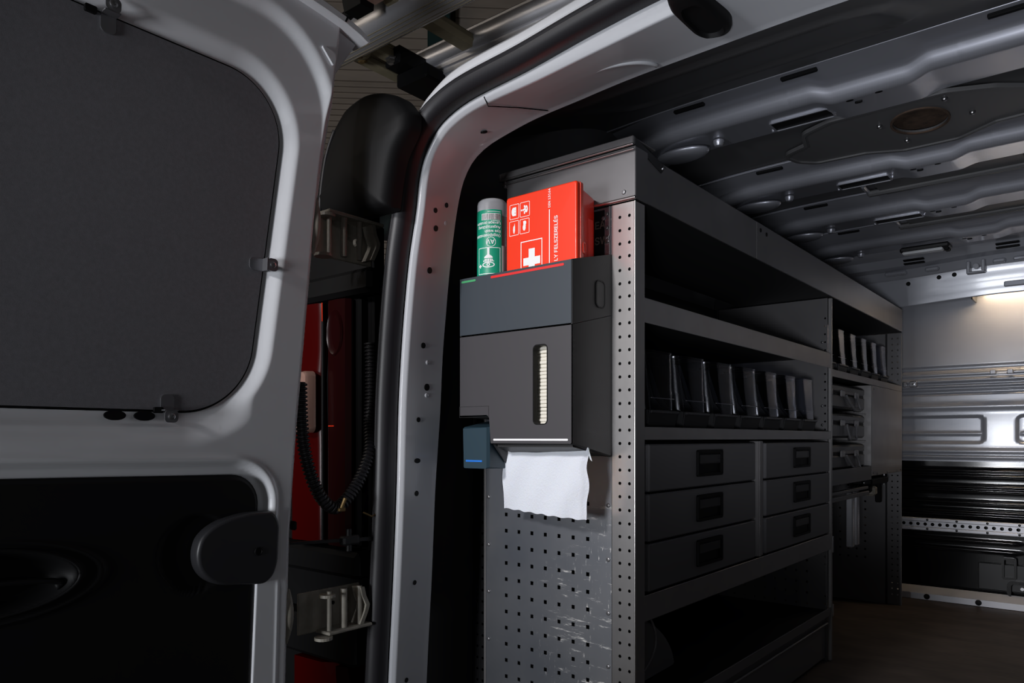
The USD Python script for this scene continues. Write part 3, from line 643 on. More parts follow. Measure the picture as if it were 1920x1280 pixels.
# ---- storage bins
def make_bin(name, label, group, loc, w, h, xd):
    """loc: bottom centre of the front edge; the bin opens towards +x"""
    X0, Yc, Zb = loc
    b = thing(name, label, 'storage bin', (X0, Yc, Zb), group)
    wb, wt = w * .78, w * .96
    def tub(z, f, yy): return z
    hw = lambda z: (wb + (wt - wb) * z / h) / 2
    t = .0022; zl = h * .27
    depth = xd
    pcs = [cbox((X0 - depth, Yc - wb / 2, Zb + .001), (X0 - .012, Yc + wb / 2, Zb + .004), .001), cbox((X0 - depth, Yc - hw(h) , Zb + .003), (X0 - depth + t, Yc + hw(h), Zb + h * .97), .001)]
    for s in (-1, 1):
        prof = [(X0 - depth, 0.003), (X0 - depth, h * .97), (X0 - .10, h * .97), (X0 - .072, h * .48), (X0 - .040, zl), (X0 - .008, zl), (X0 - .014, .003)]
        A = [(x, Yc + s * hw(z), Zb + z) for x, z in prof]; B = [(x, Yc + s * (hw(z) - t), Zb + z) for x, z in prof]
        pcs.append(loft([A, B] if s > 0 else [B, A], True, True))
    fr_ = [hull([(X0 - .015, Yc - wb / 2, Zb + .003), (X0 - .012, Yc - wb / 2, Zb + .003), (X0 - .015, Yc + wb / 2, Zb + .003), (X0 - .012, Yc + wb / 2, Zb + .003),
                 (X0 - .006, Yc - hw(zl), Zb + zl), (X0 - .003, Yc - hw(zl), Zb + zl), (X0 - .006, Yc + hw(zl), Zb + zl), (X0 - .003, Yc + hw(zl), Zb + zl)])]
    part(b, 'tub', cat(*pcs, *fr_), 'shelf_black')
    lip = cbox((X0 - .006, Yc - hw(zl), Zb + zl - .008), (X0 + .001, Yc + hw(zl), Zb + zl), .002)
    part(b, 'front_lip', lip, 'dark_plastic')
    # clear U-shaped window, wider at the top
    R = []
    zz = [zl * 1.0, zl * 1.02, h * .5, h * .52, h * .8, h - .006, h - .002, h]
    for i, z in enumerate(zz):
        a = hw(z) - .0005; rx = .040; x1 = X0 - .002 - .010 * (z - zl) / (h - zl) + (.0018 if i in (6, 7) else 0) - (.001 if i in (0, 3) else 0)
        q = np.linspace(0, np.pi / 2, 9)
        back = X0 - .045 - (z - zl) * .55
        o = [(back, Yc - a)] + [(x1 - rx + rx * math.sin(t_), Yc - a + rx - rx * math.cos(t_)) for t_ in q] + [(x1 - rx + rx * math.cos(t_), Yc + a - rx + rx * math.sin(t_)) for t_ in q] + [(back, Yc + a)]
        inn = [(back, Yc + a - .0016)] + [(x1 - rx + (rx - .0016) * math.cos(t_), Yc + a - rx + (rx - .0016) * math.sin(t_)) for t_ in q[::-1]] + [(x1 - rx + (rx - .0016) * math.sin(t_), Yc - a + rx - (rx - .0016) * math.cos(t_)) for t_ in q[::-1]] + [(back, Yc - a + .0016)]
        R.append([(x, y, Zb + z + .0005) for x, y in o + inn])
    v, f = loft(R, True, True)
    wn = part(b, 'window', (v, f[:, ::-1]), 'clear_window', 40, label='clear plastic window')
    part(b, 'window_ridge', tube([(X0 - .006 - .004, Yc - hw(h * .5) + .02, Zb + h * .42), (X0 - .006 + .0005, Yc + hw(h * .5) - .02, Zb + h * .42)], .0012, 6), 'drawer_grey')
    return b
ORD = ['first', 'second', 'third', 'fourth', 'fifth', 'sixth', 'seventh']
SB = None
for i in range(7):
    lab = '%s clear-fronted black bin from the near post on the shelf above the drawers' % ORD[i]
    y = 1.655 - .083 + .1785 * i
    if SB is None: SB = make_bin('storage_bin', lab, 'storage bins on the shelf above the drawers', (-.815, y, .8295), .168, .19, .34)
    else: copy_of(SB, (-.815, y, .8295), lab)
FB = None
for i in range(6):
    lab = '%s small clear-fronted bin from the middle post on the far upper shelf' % ORD[i]
    y = 2.963 + .1737 * i
    if FB is None: FB = make_bin('small_storage_bin', lab, 'small storage bins on the far upper shelf', (-.838, y, 1.0595), .150, .19, .30)
    else: copy_of(FB, (-.838, y, 1.0595), lab)

# ---- three tool cases in the bay
for i, (zt, nm, kind) in enumerate(((1.026, 'top black tool case of the three in the far racking bay, handle askew', 1), (.911, 'middle black tool case of the three in the far racking bay, handle straight', 0), (.790, 'bottom black tool case of the three in the far racking bay, handle askew', 1))):
    ca = thing('tool_case', nm, 'tool case', (-.98, 3.14, zt - .094), 'black tool cases in the far racking bay')
    zb = zt - .094
    part(ca, 'case_body', cat(cbox((-1.15, 2.885, zb), (-.825, 3.395, zt - .038), .008), cbox((-1.15, 2.885, zt - .034), (-.825, 3.395, zt), .008)), 'dark_plastic')
    part(ca, 'seam', cbox((-1.14, 2.89, zt - .040), (-.829, 3.39, zt - .032), .001), 'handle_black')
    for y in (3.055, 3.255, 2.90): part(ca, 'latch', cbox((-.826, y - (.024 if y > 2.95 else .014), zt - .048), (-.818, y + (.024 if y > 2.95 else .014), zt - .022), .003), 'shelf_steel', label='pale grey latch')
    part(ca, 'label_strip', cbox((-.8255, 3.085, zt - .036), (-.823, 3.225, zt - .024), .0008), 'drawer_grey')
    pts = [(-.818, 3.09, zt - .04), (-.812, 3.16, zt - .085), (-.81, 3.20, zt - .098), (-.81, 3.265, zt - .098), (-.812, 3.27, zt - .09), (-.818, 3.235, zt - .04)] if kind else [(-.818, 3.10, zt - .04), (-.812, 3.115, zt - .085), (-.81, 3.125, zt - .098), (-.81, 3.205, zt - .098), (-.812, 3.215, zt - .085), (-.818, 3.235, zt - .04)]
    part(ca, 'handle', tube(spline(pts, 40), .0045, 8), 'drawer_grey', True)
    part(ca, 'handle_grip', cbox((-.822, pts[2][1] - .004, zt - .104), (-.812, pts[3][1] + .004, zt - .085), .003), 'dark_plastic')

# ================================================================== HYGIENE STATION
YD = 1.264
dp = thing('wall_dispenser', 'black and slate wall dispenser on the end panel with coloured stripes and a tall slot', 'dispenser', (-1.02, 1.40, .77))
# ring of the body outline (front y=YD, back y=1.406), front smaller than the back
def dring(y, zt, zb, xl, xr, r=.006):
    c = [(xl, zb, 1), (xr, zb, 1), (xr, zt, 1), (xl, zt, 1)]
    return list(np.array(rrect(xl, zb, xr, zt, r, 4).exterior.coords)[:-1]), y
def slab(zt_f, zb_f, zt_b, zb_b, xlf, xrf, xlb, xrb, r=.004, cap=True, c=.003):
    R = []
    for t, k in ((0, c), (c * .4 / (1.406 - YD), c * .3), (c / (1.406 - YD), 0), (1, 0)):
        xl, xr, zt, zb = xlf + (xlb - xlf) * t + k, xrf + (xrb - xrf) * t - k, zt_f + (zt_b - zt_f) * t - k, zb_f + (zb_b - zb_f) * t + k
        y = YD + (1.406 - YD) * t
        R.append([(x, y, z) for x, z in np.array(rrect(xl, zb, xr, zt, r, 4).exterior.coords)[:-1]])
    v, f = loft(R, True, cap)
    return v, f
zseam = 1.0525; zsb = 1.087
front_low = Polygon([(-1.187, .867), (-1.104, .867), (-1.1, .865), (-1.097, .861), (-1.0925, .806), (-1.0905, .803), (-.872, .803), (-.8695, .806), (-.8695, zseam - .0008), (-1.187, zseam - .0008)])
slot = rrect(-.9705, .845, -.932, 1.016, .010)
def fan(poly_pts, y0, y1, grow):
    """skirt from the front outline back to the wall, widened towards the wall"""
    P = np.array(poly_pts)
    back = np.array([grow(x, z) for x, z in P])
    return loft([[(x, y0, z) for x, z in P], [(x, y1, z) for x, z in back]], True)
glow = lambda x, z: (x + (.007 if x > -1.0 else -.004), z + (.0345 * (z - .93) / .1225 if z > .93 else -.029 * (1 if x > -1.09 else .3)))
lb = part(dp, 'lower_body', fan(list(front_low.exterior.coords)[:-1], YD + .003, 1.406, glow), 'side_plastic')
part(dp, 'front_cover', plate(front_low.buffer(-.0012).difference(slot), 'xz', YD, YD + .004), 'charcoal_plastic', label='charcoal front cover with a tall viewing slot')
part(dp, 'slot_rim', plate(slot.buffer(.0006).difference(slot.buffer(-.0016)), 'xz', YD - .0006, YD + .014), 'handle_black')
part(dp, 'seam_step', plate(sbox(-1.187, .8635, -1.097, .889).difference(sbox(-1.1862, .8643, -1.0978, .8882)), 'xz', YD - .0006, YD + .001), 'side_plastic')
# upper section: open pocket that carries the bottle and the box
up_f = Polygon([(-1.187, zseam + .0008), (-.8695, zseam + .0008), (-.8695, 1.1875), (-1.187, 1.1875)])
part(dp, 'upper_cover', plate(up_f.buffer(-.0012), 'xz', YD, YD + .005), 'slate_plastic', label='slate blue upper front cover')
def side_wall(xf, xb, t):
    return hull([(xf, YD + .002, zseam), (xf - t, YD + .002, zseam), (xf, YD + .002, 1.187), (xf - t, YD + .002, 1.187), (xb, 1.406, zsb), (xb - t, 1.406, zsb), (xb, 1.406, 1.222), (xb - t, 1.406, 1.222)])
part(dp, 'upper_side', side_wall(-.8695, -.8625, .004), 'side_plastic')
part(dp, 'upper_side', side_wall(-1.183, -1.187, .004), 'side_plastic')
part(dp, 'pocket_floor', hull([(-1.18, YD + .006, 1.060), (-.875, YD + .006, 1.060), (-1.18, 1.40, 1.060), (-.870, 1.40, 1.060), (-1.18, YD + .006, 1.056), (-.875, YD + .006, 1.056), (-1.18, 1.40, 1.056), (-.870, 1.40, 1.056)]), 'side_plastic')
part(dp, 'pocket_wall', cbox((-1.090, YD + .006, 1.061), (-1.087, 1.40, 1.184), .001), 'side_plastic')
part(dp, 'back_plate', cbox((-1.186, 1.4065, .78), (-.8625, 1.4095, 1.222), .001), 'side_plastic')
gy = lambda y: -.8695 + (y - YD) * .007 / .142
n_side = np.array([1, -.05, 0])
part(dp, 'thumb_recess', (lambda vf: vf)(plate(ring_poly(rrect(1.348, 1.098, 1.384, 1.158, .012), .003), 'yz', gy(1.365) - .003, gy(1.365) + .0012)), 'handle_black')
part(dp, 'thumb_pad', plate(rrect(1.351, 1.101, 1.381, 1.155, .010), 'yz', gy(1.365) - .004, gy(1.365) + .0004), 'side_plastic')
# throat under the body and the small blue compartment
part(dp, 'throat', cat(hull([(-1.08, 1.275, .8035), (-.876, 1.275, .8035), (-1.08, 1.275, .796), (-.874, 1.275, .797), (-1.08, 1.35, .776), (-.872, 1.40, .776), (-1.08, 1.35, .80), (-.872, 1.40, .80)])), 'side_plastic')
part(dp, 'spout_cheek', hull([(-1.097, 1.275, .835), (-1.097, 1.39, .845), (-1.097, 1.39, .77), (-1.097, 1.33, .752), (-1.092, 1.275, .80), (-1.088, 1.39, .80), (-1.090, 1.36, .765), (-1.089, 1.28, .80)]), 'dark_plastic')
part(dp, 'blue_compartment', hull([(-1.176, YD, .838), (-1.104, YD, .840), (-1.174, YD, .749), (-1.172, YD, .7465), (-1.106, YD, .7465), (-1.104, YD, .749), (-1.176, 1.36, .858), (-1.10, 1.36, .858), (-1.174, 1.36, .745), (-1.10, 1.36, .745), (-1.1765, 1.27, .75), (-1.0985, 1.27, .75), (-1.0985, 1.27, .842), (-1.1765, 1.27, .842)]), 'teal_plastic', label='teal blue small compartment with a blue stripe')
def stripe(x0, z0, x1, z1, h, m, lab): part(dp, 'stripe', plate(rrect(x0, z0 - h / 2, x1, z0 + h / 2, h * .4, 3), 'xz', YD - .0007, YD + .0002), m, label=lab)
stripe(-1.1805, 1.1785, -1.136, 1.18, .0048, 'green_print', 'short green stripe')
stripe(-1.0905, 1.1785, -.889, 1.18, .0055, 'red_print', 'long red stripe')
stripe(-1.083, .8125, -.879, .813, .0045, 'white_print', 'long white stripe')
stripe(-1.1675, .7635, -1.1165, .763, .0045, 'blue_print', 'short blue stripe')

# folded paper inside, seen through the slot
st = thing('paper_stack', 'stack of folded cream paper towels behind the dispenser slot', 'paper', (-.95, 1.34, .83))
n = 26
for i in range(n):
    z = .836 + .0078 * i; dx = RNG.uniform(-.002, .0025)
    part(st, 'towel_fold', cbox((-.992 + dx, 1.2845 + RNG.uniform(0, .003), z), (-.90, 1.39, z + .0078 - RNG.uniform(.0002, .0009)), .0018), 'paper_edge')
# the pulled towel
def towel():
    nu, nv = 70, 60; V = []
    for j in range(nv):
        t = j / (nv - 1)
        for i in range(nu):
            s_ = i / (nu - 1)
            xl = -1.1065 + .003 * math.sin(t * 9) - .009 * sstep(.55, 1, t); xr = -.868 - .004 * sstep(0, .3, t) - .012 * sstep(.55, 1., t) + .002 * math.sin(t * 14 + 1)
            zt = .7945 - .002 * (s_ - .5) ** 2; zb = .651 - .0125 * s_ + .0012 * math.sin(s_ * 40)
            y = 1.322 + .006 * math.sin(s_ * 5.5 + t * 1.2) * t + .012 * t * t + .0015 * math.sin(s_ * 17 + t * 6) + (.004 * sstep(.93, 1, s_))
            V.append((xl + (xr - xl) * s_, y, zt + (zb - zt) * t))
    V = np.array(V); f = grid_faces(nv, nu); back = V + (0, .0008, 0)
    m = cat((V, f), (back, f[:, ::-1]))
    b = list(range(nu)) + [nu * (k + 1) - 1 for k in range(1, nv)] + list(range(nu * nv - 2, nu * (nv - 1) - 1, -1)) + [nu * k for k in range(nv - 2, 0, -1)]
    b = np.array(b); c = np.roll(b, -1); N = nu * nv
    return m[0], np.vstack([m[1], np.stack([b, b + N, c + N], 1), np.stack([b, c + N, c], 1)])
tw = thing('paper_towel', 'white crepe paper towel hanging below the dispenser with a torn lower edge', 'paper towel', (-.99, 1.33, .65))
part(tw, 'sheet', towel(), 'tissue', 60)
q = np.linspace(0, 1, 12)
part(tw, 'curled_corner', loft([[(-.874 + .009 * a + .002 * b_, 1.322 - .005 * math.sin(a * 2.5) + .012 * b_, .796 - .020 * b_ - .010 * a * b_) for a in q] for b_ in np.linspace(0, 1, 10)]), 'tissue', True)

# ---- first aid box
YB = 1.288
fb = thing('first_aid_box', 'red plastic first aid box with white cross standing in the dispenser pocket', 'first aid box', (-.97, 1.34, 1.065))
def rbox(xl, xr, zb, zt, y0, y1, xl2, xr2, zt2, r=.006, c=.004):
    L = y1 - y0; R = []
    for t, k in ((0, c), (c * .3 / L, c * .3), (c / L, 0), (1, 0)):
        a, b, z1 = xl + (xl2 - xl) * t + k, xr + (xr2 - xr) * t - k, zt + (zt2 - zt) * t - k
        R.append([(x, y0 + L * t, z) for x, z in np.array(rrect(a, zb + k, b, z1, r, 4).exterior.coords)[:-1]])
    return loft(R, True, True)
part(fb, 'lid', rbox(-1.0655, -.8735, 1.062, 1.3575, YB, YB + .012, -1.066, -.873, 1.358), 'red_plastic', 40)
part(fb, 'lid_rim', cat(rbox(-1.0665, -.8715, 1.0615, 1.3585, YB + .012, YB + .022, -1.0665, -.872, 1.3585, .006, .0015), rbox(-1.0645, -.877, 1.062, 1.356, YB + .0225, YB + .027, -1.0645, -.877, 1.356, .006, .0008)), 'red_plastic', 40)
part(fb, 'base', rbox(-1.062, -.882, 1.0625, 1.353, YB + .0272, 1.398, -1.055, -.902, 1.352), 'clear_red', 30, label='glossy deeper red base with moulded steps')
part(fb, 'moulded_step', cat(cbox((-.91, 1.352, 1.20), (-.8935, 1.385, 1.300), .003), cbox((-.90, YB + .035, 1.19), (-.8858, 1.335, 1.302), .003)), 'clear_red')
part(fb, 'latch', cat(plate(ring_poly(rrect(YB + .020, 1.210, YB + .031, 1.230, .002), .0018), 'yz', -.8755, -.8705), cbox((-.8785, YB + .021, 1.207), (-.8715, YB + .030, 1.233), .001)), 'red_plastic')
WP = (YB - .0004, YB + .0004)
def wplate(poly, name='print', **k): return part(fb, name, plate(poly, 'xz', *WP), 'white_print', **k)
# cross in its frame
fx0, fx1, fz1 = -1.0235, -.9635, 1.2515
wplate(ring_poly(rrect(fx0, 1.13, fx1, fz1, .001), .0022), 'cross_frame')
cx_, cz_ = -.9925, 1.2055
wplate(unary_union([sbox(cx_ - .0235, cz_ - .0085, cx_ + .0235, cz_ + .0085), sbox(cx_ - .0085, cz_ - .0275, cx_ + .0085, cz_ + .0275)]), 'white_cross')
# four pictograms in rounded frames (drawn lying on their side, as on the box)
for k, (px_, pz_) in enumerate(((-1.0415, 1.3225), (-1.0115, 1.3225), (-1.0425, 1.2855), (-1.0125, 1.2855))):
    fr_ = rrect(px_ - .0135, pz_ - .0165, px_ + .0135, pz_ + .0165, .0025)
    if k == 0: g = unary_union([affinity.scale(Point(px_ - .003, pz_).buffer(1), .005, .0095), sbox(px_ - .003, pz_ - .0095, px_ + .0055, pz_ + .0095)]).difference(unary_union([sbox(px_ + .001, pz_ - .0045, px_ + .0035, pz_ - .0025), sbox(px_ + .001, pz_ + .0015, px_ + .0035, pz_ + .0025)]))
    elif k == 1: g = unary_union([affinity.scale(Point(px_ + .004, pz_).buffer(1), .0042, .008), Point(px_ - .009, pz_ - .001).buffer(.0022), affinity.rotate(sbox(px_ - .006, pz_ - .002, px_ + .002, pz_ + .002), 25), sbox(px_ - .003, pz_ - .010, px_ + .0005, pz_ - .004), sbox(px_ - .003, pz_ + .004, px_ + .0005, pz_ + .009)]).difference(sbox(px_ + .003, pz_ - .001, px_ + .005, pz_ + .0035))
    elif k == 2: g = unary_union([affinity.scale(Point(px_, pz_ - .003).buffer(1), .0028, .0085), Polygon([(px_ - .001, pz_), (px_ + .002, pz_ + .0115), (px_ + .003, pz_)]), sbox(px_ - .001, pz_ - .012, px_ + .0012, pz_ - .009)])
    else: g = unary_union([affinity.scale(Point(px_ - .001, pz_ - .003).buffer(1), .0042, .0072), affinity.scale(Point(px_ + .001, pz_ + .007).buffer(1), .004, .0045), Polygon([(px_ - .003, pz_), (px_ - .004, pz_ + .011), (px_ + .001, pz_ + .012), (px_ + .004, pz_)])])
    pf = wplate(ring_poly(fr_, .0012), 'pictogram_frame'); part(pf, 'pictogram', plate(g, 'xz', *WP), 'white_print')
wplate(sbox(-.9455, 1.15, -.943, 1.309), 'rule')
part(fb, 'lettering', text_on('LY FELSZERELÉS', .0088, (-.9225, YB - .0003, 1.1945), (0, 0, 1), (-1, 0, 0), .0004, True), 'white_print', label='white upright word FELSZERELÉS')
part(fb, 'lettering', text_on('DIN 13164', .0056, (-.9415, YB - .0003, 1.3125), (0, 0, 1), (-1, 0, 0), .0004, True), 'white_print', label='white small code DIN 13164')

# ---- eye wash bottle standing upside down
BX, BY, BR = -1.136, 1.322, .0355
eb = thing('eye_wash_bottle', 'upside-down clear eye wash bottle with green label beside the first aid box', 'bottle', (BX, BY, 1.065))
bt = part(eb, 'bottle_body', lathe([(0, 1.062), (.030, 1.062), (BR - .0012, 1.068), (BR - .0012, 1.330), (BR - .0012, 1.331)], (BX, BY, 0), 48), 'frosted_cap', 40)
part(eb, 'cap', lathe([(BR - .001, 1.332), (BR, 1.334), (BR, 1.361), (BR - .002, 1.368), (BR - .007, 1.3725), (BR - .016, 1.374), (0, 1.3745)], (BX, BY, 0), 48), 'frosted_cap', 50, label='frosted clear cap')
LB = Polygon
def wrap(vf, r=BR):
    """flat artwork (s along the circumference, h depth out, z) onto the bottle; s = 0 faces the rear"""
    v, f = vf; a = v[:, 0] / r + PHI
    return np.stack([BX + (r + v[:, 1]) * np.sin(a), BY - (r + v[:, 1]) * np.cos(a), v[:, 2]], 1), f
PHI = math.radians(29)
def dense(x0, z0, x1, z1, d0, d1, n=40):
    xs = np.linspace(x0, x1, n); R = [[(x, d1, z0), (x, d1, z1), (x, d0, z1), (x, d0, z0)] for x in xs]
    return loft(R, True, True)
lb = part(eb, 'label', wrap(dense(-.078, 1.064, .0300, 1.344, .0001, .0005)), 'green_label', 40, label='green label')
part(eb, 'label_edge', wrap(dense(.0301, 1.064, .058, 1.262, .0, .0004, 14)), 'white_print', 40, label='white ingredients panel')
def art(polys, name='print', m='white_print', d=(.0005, .0009), parent=None):
    u = polys if not isinstance(polys, list) else unary_union(polys)
    cuts = [u.intersection(sbox(s0, 1.0, s0 + .003, 1.5)) for s0 in np.arange(-.084, .06, .003)]
    cuts = [g for q_ in cuts for g in getattr(q_, 'geoms', [q_]) if g.geom_type == 'Polygon' and g.area > 1e-9]
    v, f = cat(*[plate(g, 'xz', 0, 1) for g in cuts]); v = v.copy(); v[:, 1] = np.where(v[:, 1] < .5, d[1], d[0])
    part(parent or lb, name, wrap((v, f)), m)
def art_text(s, h, x, z, bold=True):
    m = meshkit.text_mesh(s, h, .0004, bold); v = np.array(m.vertices); v[:, 0] -= v[:, 0].max()
    # turned by 180 degrees: reads upside down
    v[:, :2] *= -1
    w = np.stack([x + v[:, 0] - v[:, 0].max(), .0005 + v[:, 2], z + v[:, 1]], 1)
    part(lb, 'lettering', wrap((w, np.array(m.faces))), 'white_print')
# barcode: white field with dark bars
art(sbox(-.0190, 1.3200, .0270, 1.3352), 'barcode_field')
x = -.0175; bars = []
while x < .0255:
    wd = RNG.choice([.0003, .0005, .0008]); bars.append(sbox(x, 1.3205, x + wd, 1.3340)); x += wd + RNG.choice([.0007, .0010, .0014])
art(bars, 'barcode', 'black_print', (.0009, .0012))
art([sbox(-.004, 1.3385, .027, 1.3397), sbox(.008, 1.3172, .026, 1.3184)], 'small_print')
def art_line(s, h, xr, z):
    m = meshkit.text_mesh(s, h, .0004, True); v = np.array(m.vertices)
    w = np.stack([xr - v[:, 0], .0005 + v[:, 2], z - v[:, 1]], 1)      # half turn in the label plane
    part(lb, 'lettering', wrap((w, np.array(m.faces))), 'white_print')
for i, s in enumerate(('Lavage oculaire', 'Augenspülung', 'Eye wash', 'Oogspoelmiddel')):
    art_line(s, .0062, .0275, 1.3155 - .0096 * i)
art([Point(.004, 1.2690).buffer(.0115).difference(Point(.004, 1.2690).buffer(.0102))], 'roundel')
art_line('AV', .0100, .0125, 1.2742)
art([ring_poly(sbox(-.0295, 1.195, .0265, 1.2565), .0016)], 'sign_frame')
hz = 1.2480
art([sbox(-.0045, hz - .010, .0005, hz + .007), Polygon([(-.0045, hz - .008), (.0005, hz - .008), (.008, hz - .0135), (.008, hz - .0165), (-.012, hz - .0165), (-.012, hz - .0135)]), Polygon([(-.011, hz - .018), (.007, hz - .018), (.012, hz - .0245), (-.016, hz - .0245)]).difference(unary_union([sbox(-.02 + .004 * i, hz - .026, -.0188 + .004 * i, hz - .017) for i in range(10)]))], 'shower_head')
eye = affinity.scale(Point(-.002, 1.2165).buffer(1), .0150, .0068); eye2 = affinity.scale(Point(-.002, 1.2165).buffer(1), .0122, .0046)
art([eye.difference(eye2), Point(-.002, 1.2168).buffer(.0040).difference(Point(-.002, 1.2168).buffer(.0018))], 'eye_symbol')
art([sbox(-.0275, 1.2125, -.0190, 1.2155), sbox(-.0248, 1.2098, -.0217, 1.2182)], 'small_cross')

# ================================================================== OPEN REAR DOOR (left leaf, swung out, seen from inside)
def xd(z): return -1.19 - .075 * (1.5 - np.asarray(z, float))
YL = .10
def yR(z): return np.interp(z, [.02, .33, .63, .84, 1.235, 1.53, 1.66], [.862, .862, .856, .862, .882, .904, .915])
def win(y, z): return sd_rrect(y + .10 * (1.35 - z), z, .20, .862, .800, 1.470, .118)
def trim_sd(y, z): return sd_rrect(y, z + .02 * (y - .36), .17, .09, .787, .757, .058)
def door_depth(y, z):
    W = win(y, z); bw = .034 + .030 * sstep(.90, .84, z)
    o = -.020 + .020 * sstep(0, 1, W / bw)
    o = o + .0025 * np.exp(-((z - .834) / .006) ** 2) * (y < .70) * sstep(.72, .6, y)
    B = sd_rrect(y, z, -.3, -.5, .886, 1.579, .155)
    o = o + .016 * sstep(-.004, .020, B)
    T = trim_sd(y, z)
    o = o - .016 * sstep(.024, .012, T) * sstep(.54, .64, z) - .034 * sstep(-.004, -.012, T) + .003 * np.exp(-((T - .028) / .005) ** 2) * sstep(.54, .64, z)
    o = o + .0015 * np.exp(-((y - (yR(z) - .030)) / .003) ** 2) * sstep(.56, .52, z) - .010 * sstep(.010, .0, yR(z) - y)
    return o
def door_shell():
    us = np.concatenate([np.linspace(0, .55, 40), np.linspace(.555, 1, 190)]); vs = np.linspace(0, 1, 360)
    Ug, Vg = np.meshgrid(us, vs, indexing='ij')
    ztop = 1.645 - .02 * sstep(.93, 1., Ug)
    z = .05 + Vg * (ztop - .05); y = YL + Ug * (yR(z) - YL)
    x = xd(z) + door_depth(y, z)
    n, m = Ug.shape
    inner = np.stack([x, y, z], -1).reshape(-1, 3); outer = np.stack([xd(z) - .055, y, z], -1).reshape(-1, 3)
    f = grid_faces(n, m); N = n * m
    i = np.arange(N).reshape(n, m); b = np.concatenate([i[0, :], i[1:, -1], i[-1, -2::-1], i[-2:0:-1, 0]]); c = np.roll(b, -1)
    return np.vstack([inner, outer]), np.vstack([f, f[:, ::-1] + N, np.stack([c, b, b + N], 1), np.stack([c, b + N, c + N], 1)])
rd = thing('rear_door', 'open white rear van door with grey window board and black lower trim', 'door', (-1.25, .5, .05))
part(rd, 'door_shell', door_shell(), 'white_paint', 40)
def dpt(y, z, o): return (float(xd(z)) + o, y, z)
def on_door(poly, o0, o1, edge=.0015):
    """flat piece on the leaning door plane with a small bevel, from a (y, z) polygon"""
    v, f = plate(poly, 'yz', 0, 1); v = v.copy(); v[:, 0] = xd(v[:, 2]) + o0 + (o1 - o0) * v[:, 0]
    return v, f
def iso(fn, lvl, y0, y1, z0, z1):
    """outline of a signed-distance shape, by marching from its centre"""
    c = ((y0 + y1) / 2, (z0 + z1) / 2); P = []
    for t in np.linspace(0, 2 * np.pi, 260, endpoint=False):
        a, b = 0., 1.2
        for _ in range(40):
            mid = (a + b) / 2
            if fn(c[0] + mid * math.cos(t), c[1] + mid * math.sin(t)) < lvl: a = mid
            else: b = mid
        P.append((c[0] + a * math.cos(t), c[1] + a * math.sin(t)))
    return Polygon(P)
wp = iso(win, -.0015, .2, .8, .86, 1.47)
part(rd, 'board_gasket', on_door(iso(win, .0025, .2, .8, .86, 1.47), -.024, -.0185), 'handle_black')
part(rd, 'window_board', on_door(wp, -.020, -.0150), 'grey_board', label='matt grey board blanking the window')
# retaining clips: bent steel tabs screwed to the frame
def clip(name, cy, cz, dy, dz):
    """(dy, dz) points from the board to the frame"""
    d = np.array([dy, dz], float); d /= np.linalg.norm(d); n = np.array([-d[1], d[0]])
    def piece(a, b, w, o0, o1, r):
        p = affinity.rotate(rrect(a, -w, b, w, r), math.degrees(math.atan2(d[1], d[0])), origin=(0, 0)); return on_door(affinity.translate(p, cy, cz), o0, o1)
    c = part(rd, name, cat(piece(-.026, .004, .0115, -.0148, -.0125, .008), piece(.0, .0022, .0115, -.0148, .004, .0), piece(.001, .022, .0115, .0015, .004, .007)), 'steel_clip', label='bent steel retaining clip')
    s = np.array([cy, cz]) + d * .012
    th_ = np.linspace(0, 2 * np.pi, 16, endpoint=False)
    part(c, 'screw', loft([[dpt(s[0] + r * math.cos(t), s[1] + r * math.sin(t), o) for t in th_] for r, o in ((.0058, .0038), (.0056, .0058), (.004, .0066), (.0025, .0066), (.0022, .0052), (.0003, .0052))], True, True), 'bolt', 30)
clip('clip', .493, 1.468, 0, 1); clip('clip', .7745, 1.138, 1, 0); clip('clip', .606, .864, 0, -1)
part(rd, 'clip_shim', cat(on_door(rrect(.458, 1.462, .475, 1.472, .002), -.015, -.009), on_door(rrect(.583, .858, .598, .868, .002), -.015, -.009)), 'handle_black')
for y in (.520, .567):
    part(rd, 'drain_hole', (lambda p: on_door(p, -.012, -.0085))(affinity.scale(Point(y, .8525).buffer(1), .017, .008)), 'handle_black')
part(rd, 'corner_tab', on_door(Polygon([(.866, 1.560), (.888, 1.555), (.891, 1.548), (.889, 1.538)]).buffer(.003), .006, .0205), 'white_paint', label='raised triangular pressing')
# top flange, a folded lip that runs out past the hinge corner
R = []
for y, z, h in ((.10, 1.662, .022), (.60, 1.662, .022), (.78, 1.645, .020), (.86, 1.6365, .019), (.905, 1.630, .018), (.94, 1.622, .018), (.957, 1.614, .016), (.962, 1.609, .008)):
    R.append([dpt(y, z - h, -.01), dpt(y, z - h, .030), dpt(y, z - h * .8, .034), dpt(y, z - h * .2, .034), dpt(y, z, .030), dpt(y, z, -.01)])
tf = part(rd, 'top_flange', loft(R, True, True), 'white_paint', 40)
part(tf, 'flange_slot', hull([dpt(.905, 1.629, .0335), dpt(.909, 1.629, .0335), dpt(.900, 1.617, .0335), dpt(.904, 1.617, .0335), dpt(.905, 1.629, .0348), dpt(.909, 1.629, .0348), dpt(.900, 1.617, .0348), dpt(.904, 1.617, .0348)]), 'handle_black')
part(rd, 'corner_web', hull([dpt(.905, 1.61, .008), dpt(.948, 1.600, .008), dpt(.895, 1.52, -.006), dpt(.905, 1.52, -.01), dpt(.905, 1.61, -.03), dpt(.945, 1.600, -.03)]), 'body_paint')
part(rd, 'edge_gasket', tube([dpt(yR(z) + .004, z, -.022) for z in np.linspace(.64, .84, 12)], .0025, 8), 'peach_lens', True, label='thin pale edge strip')
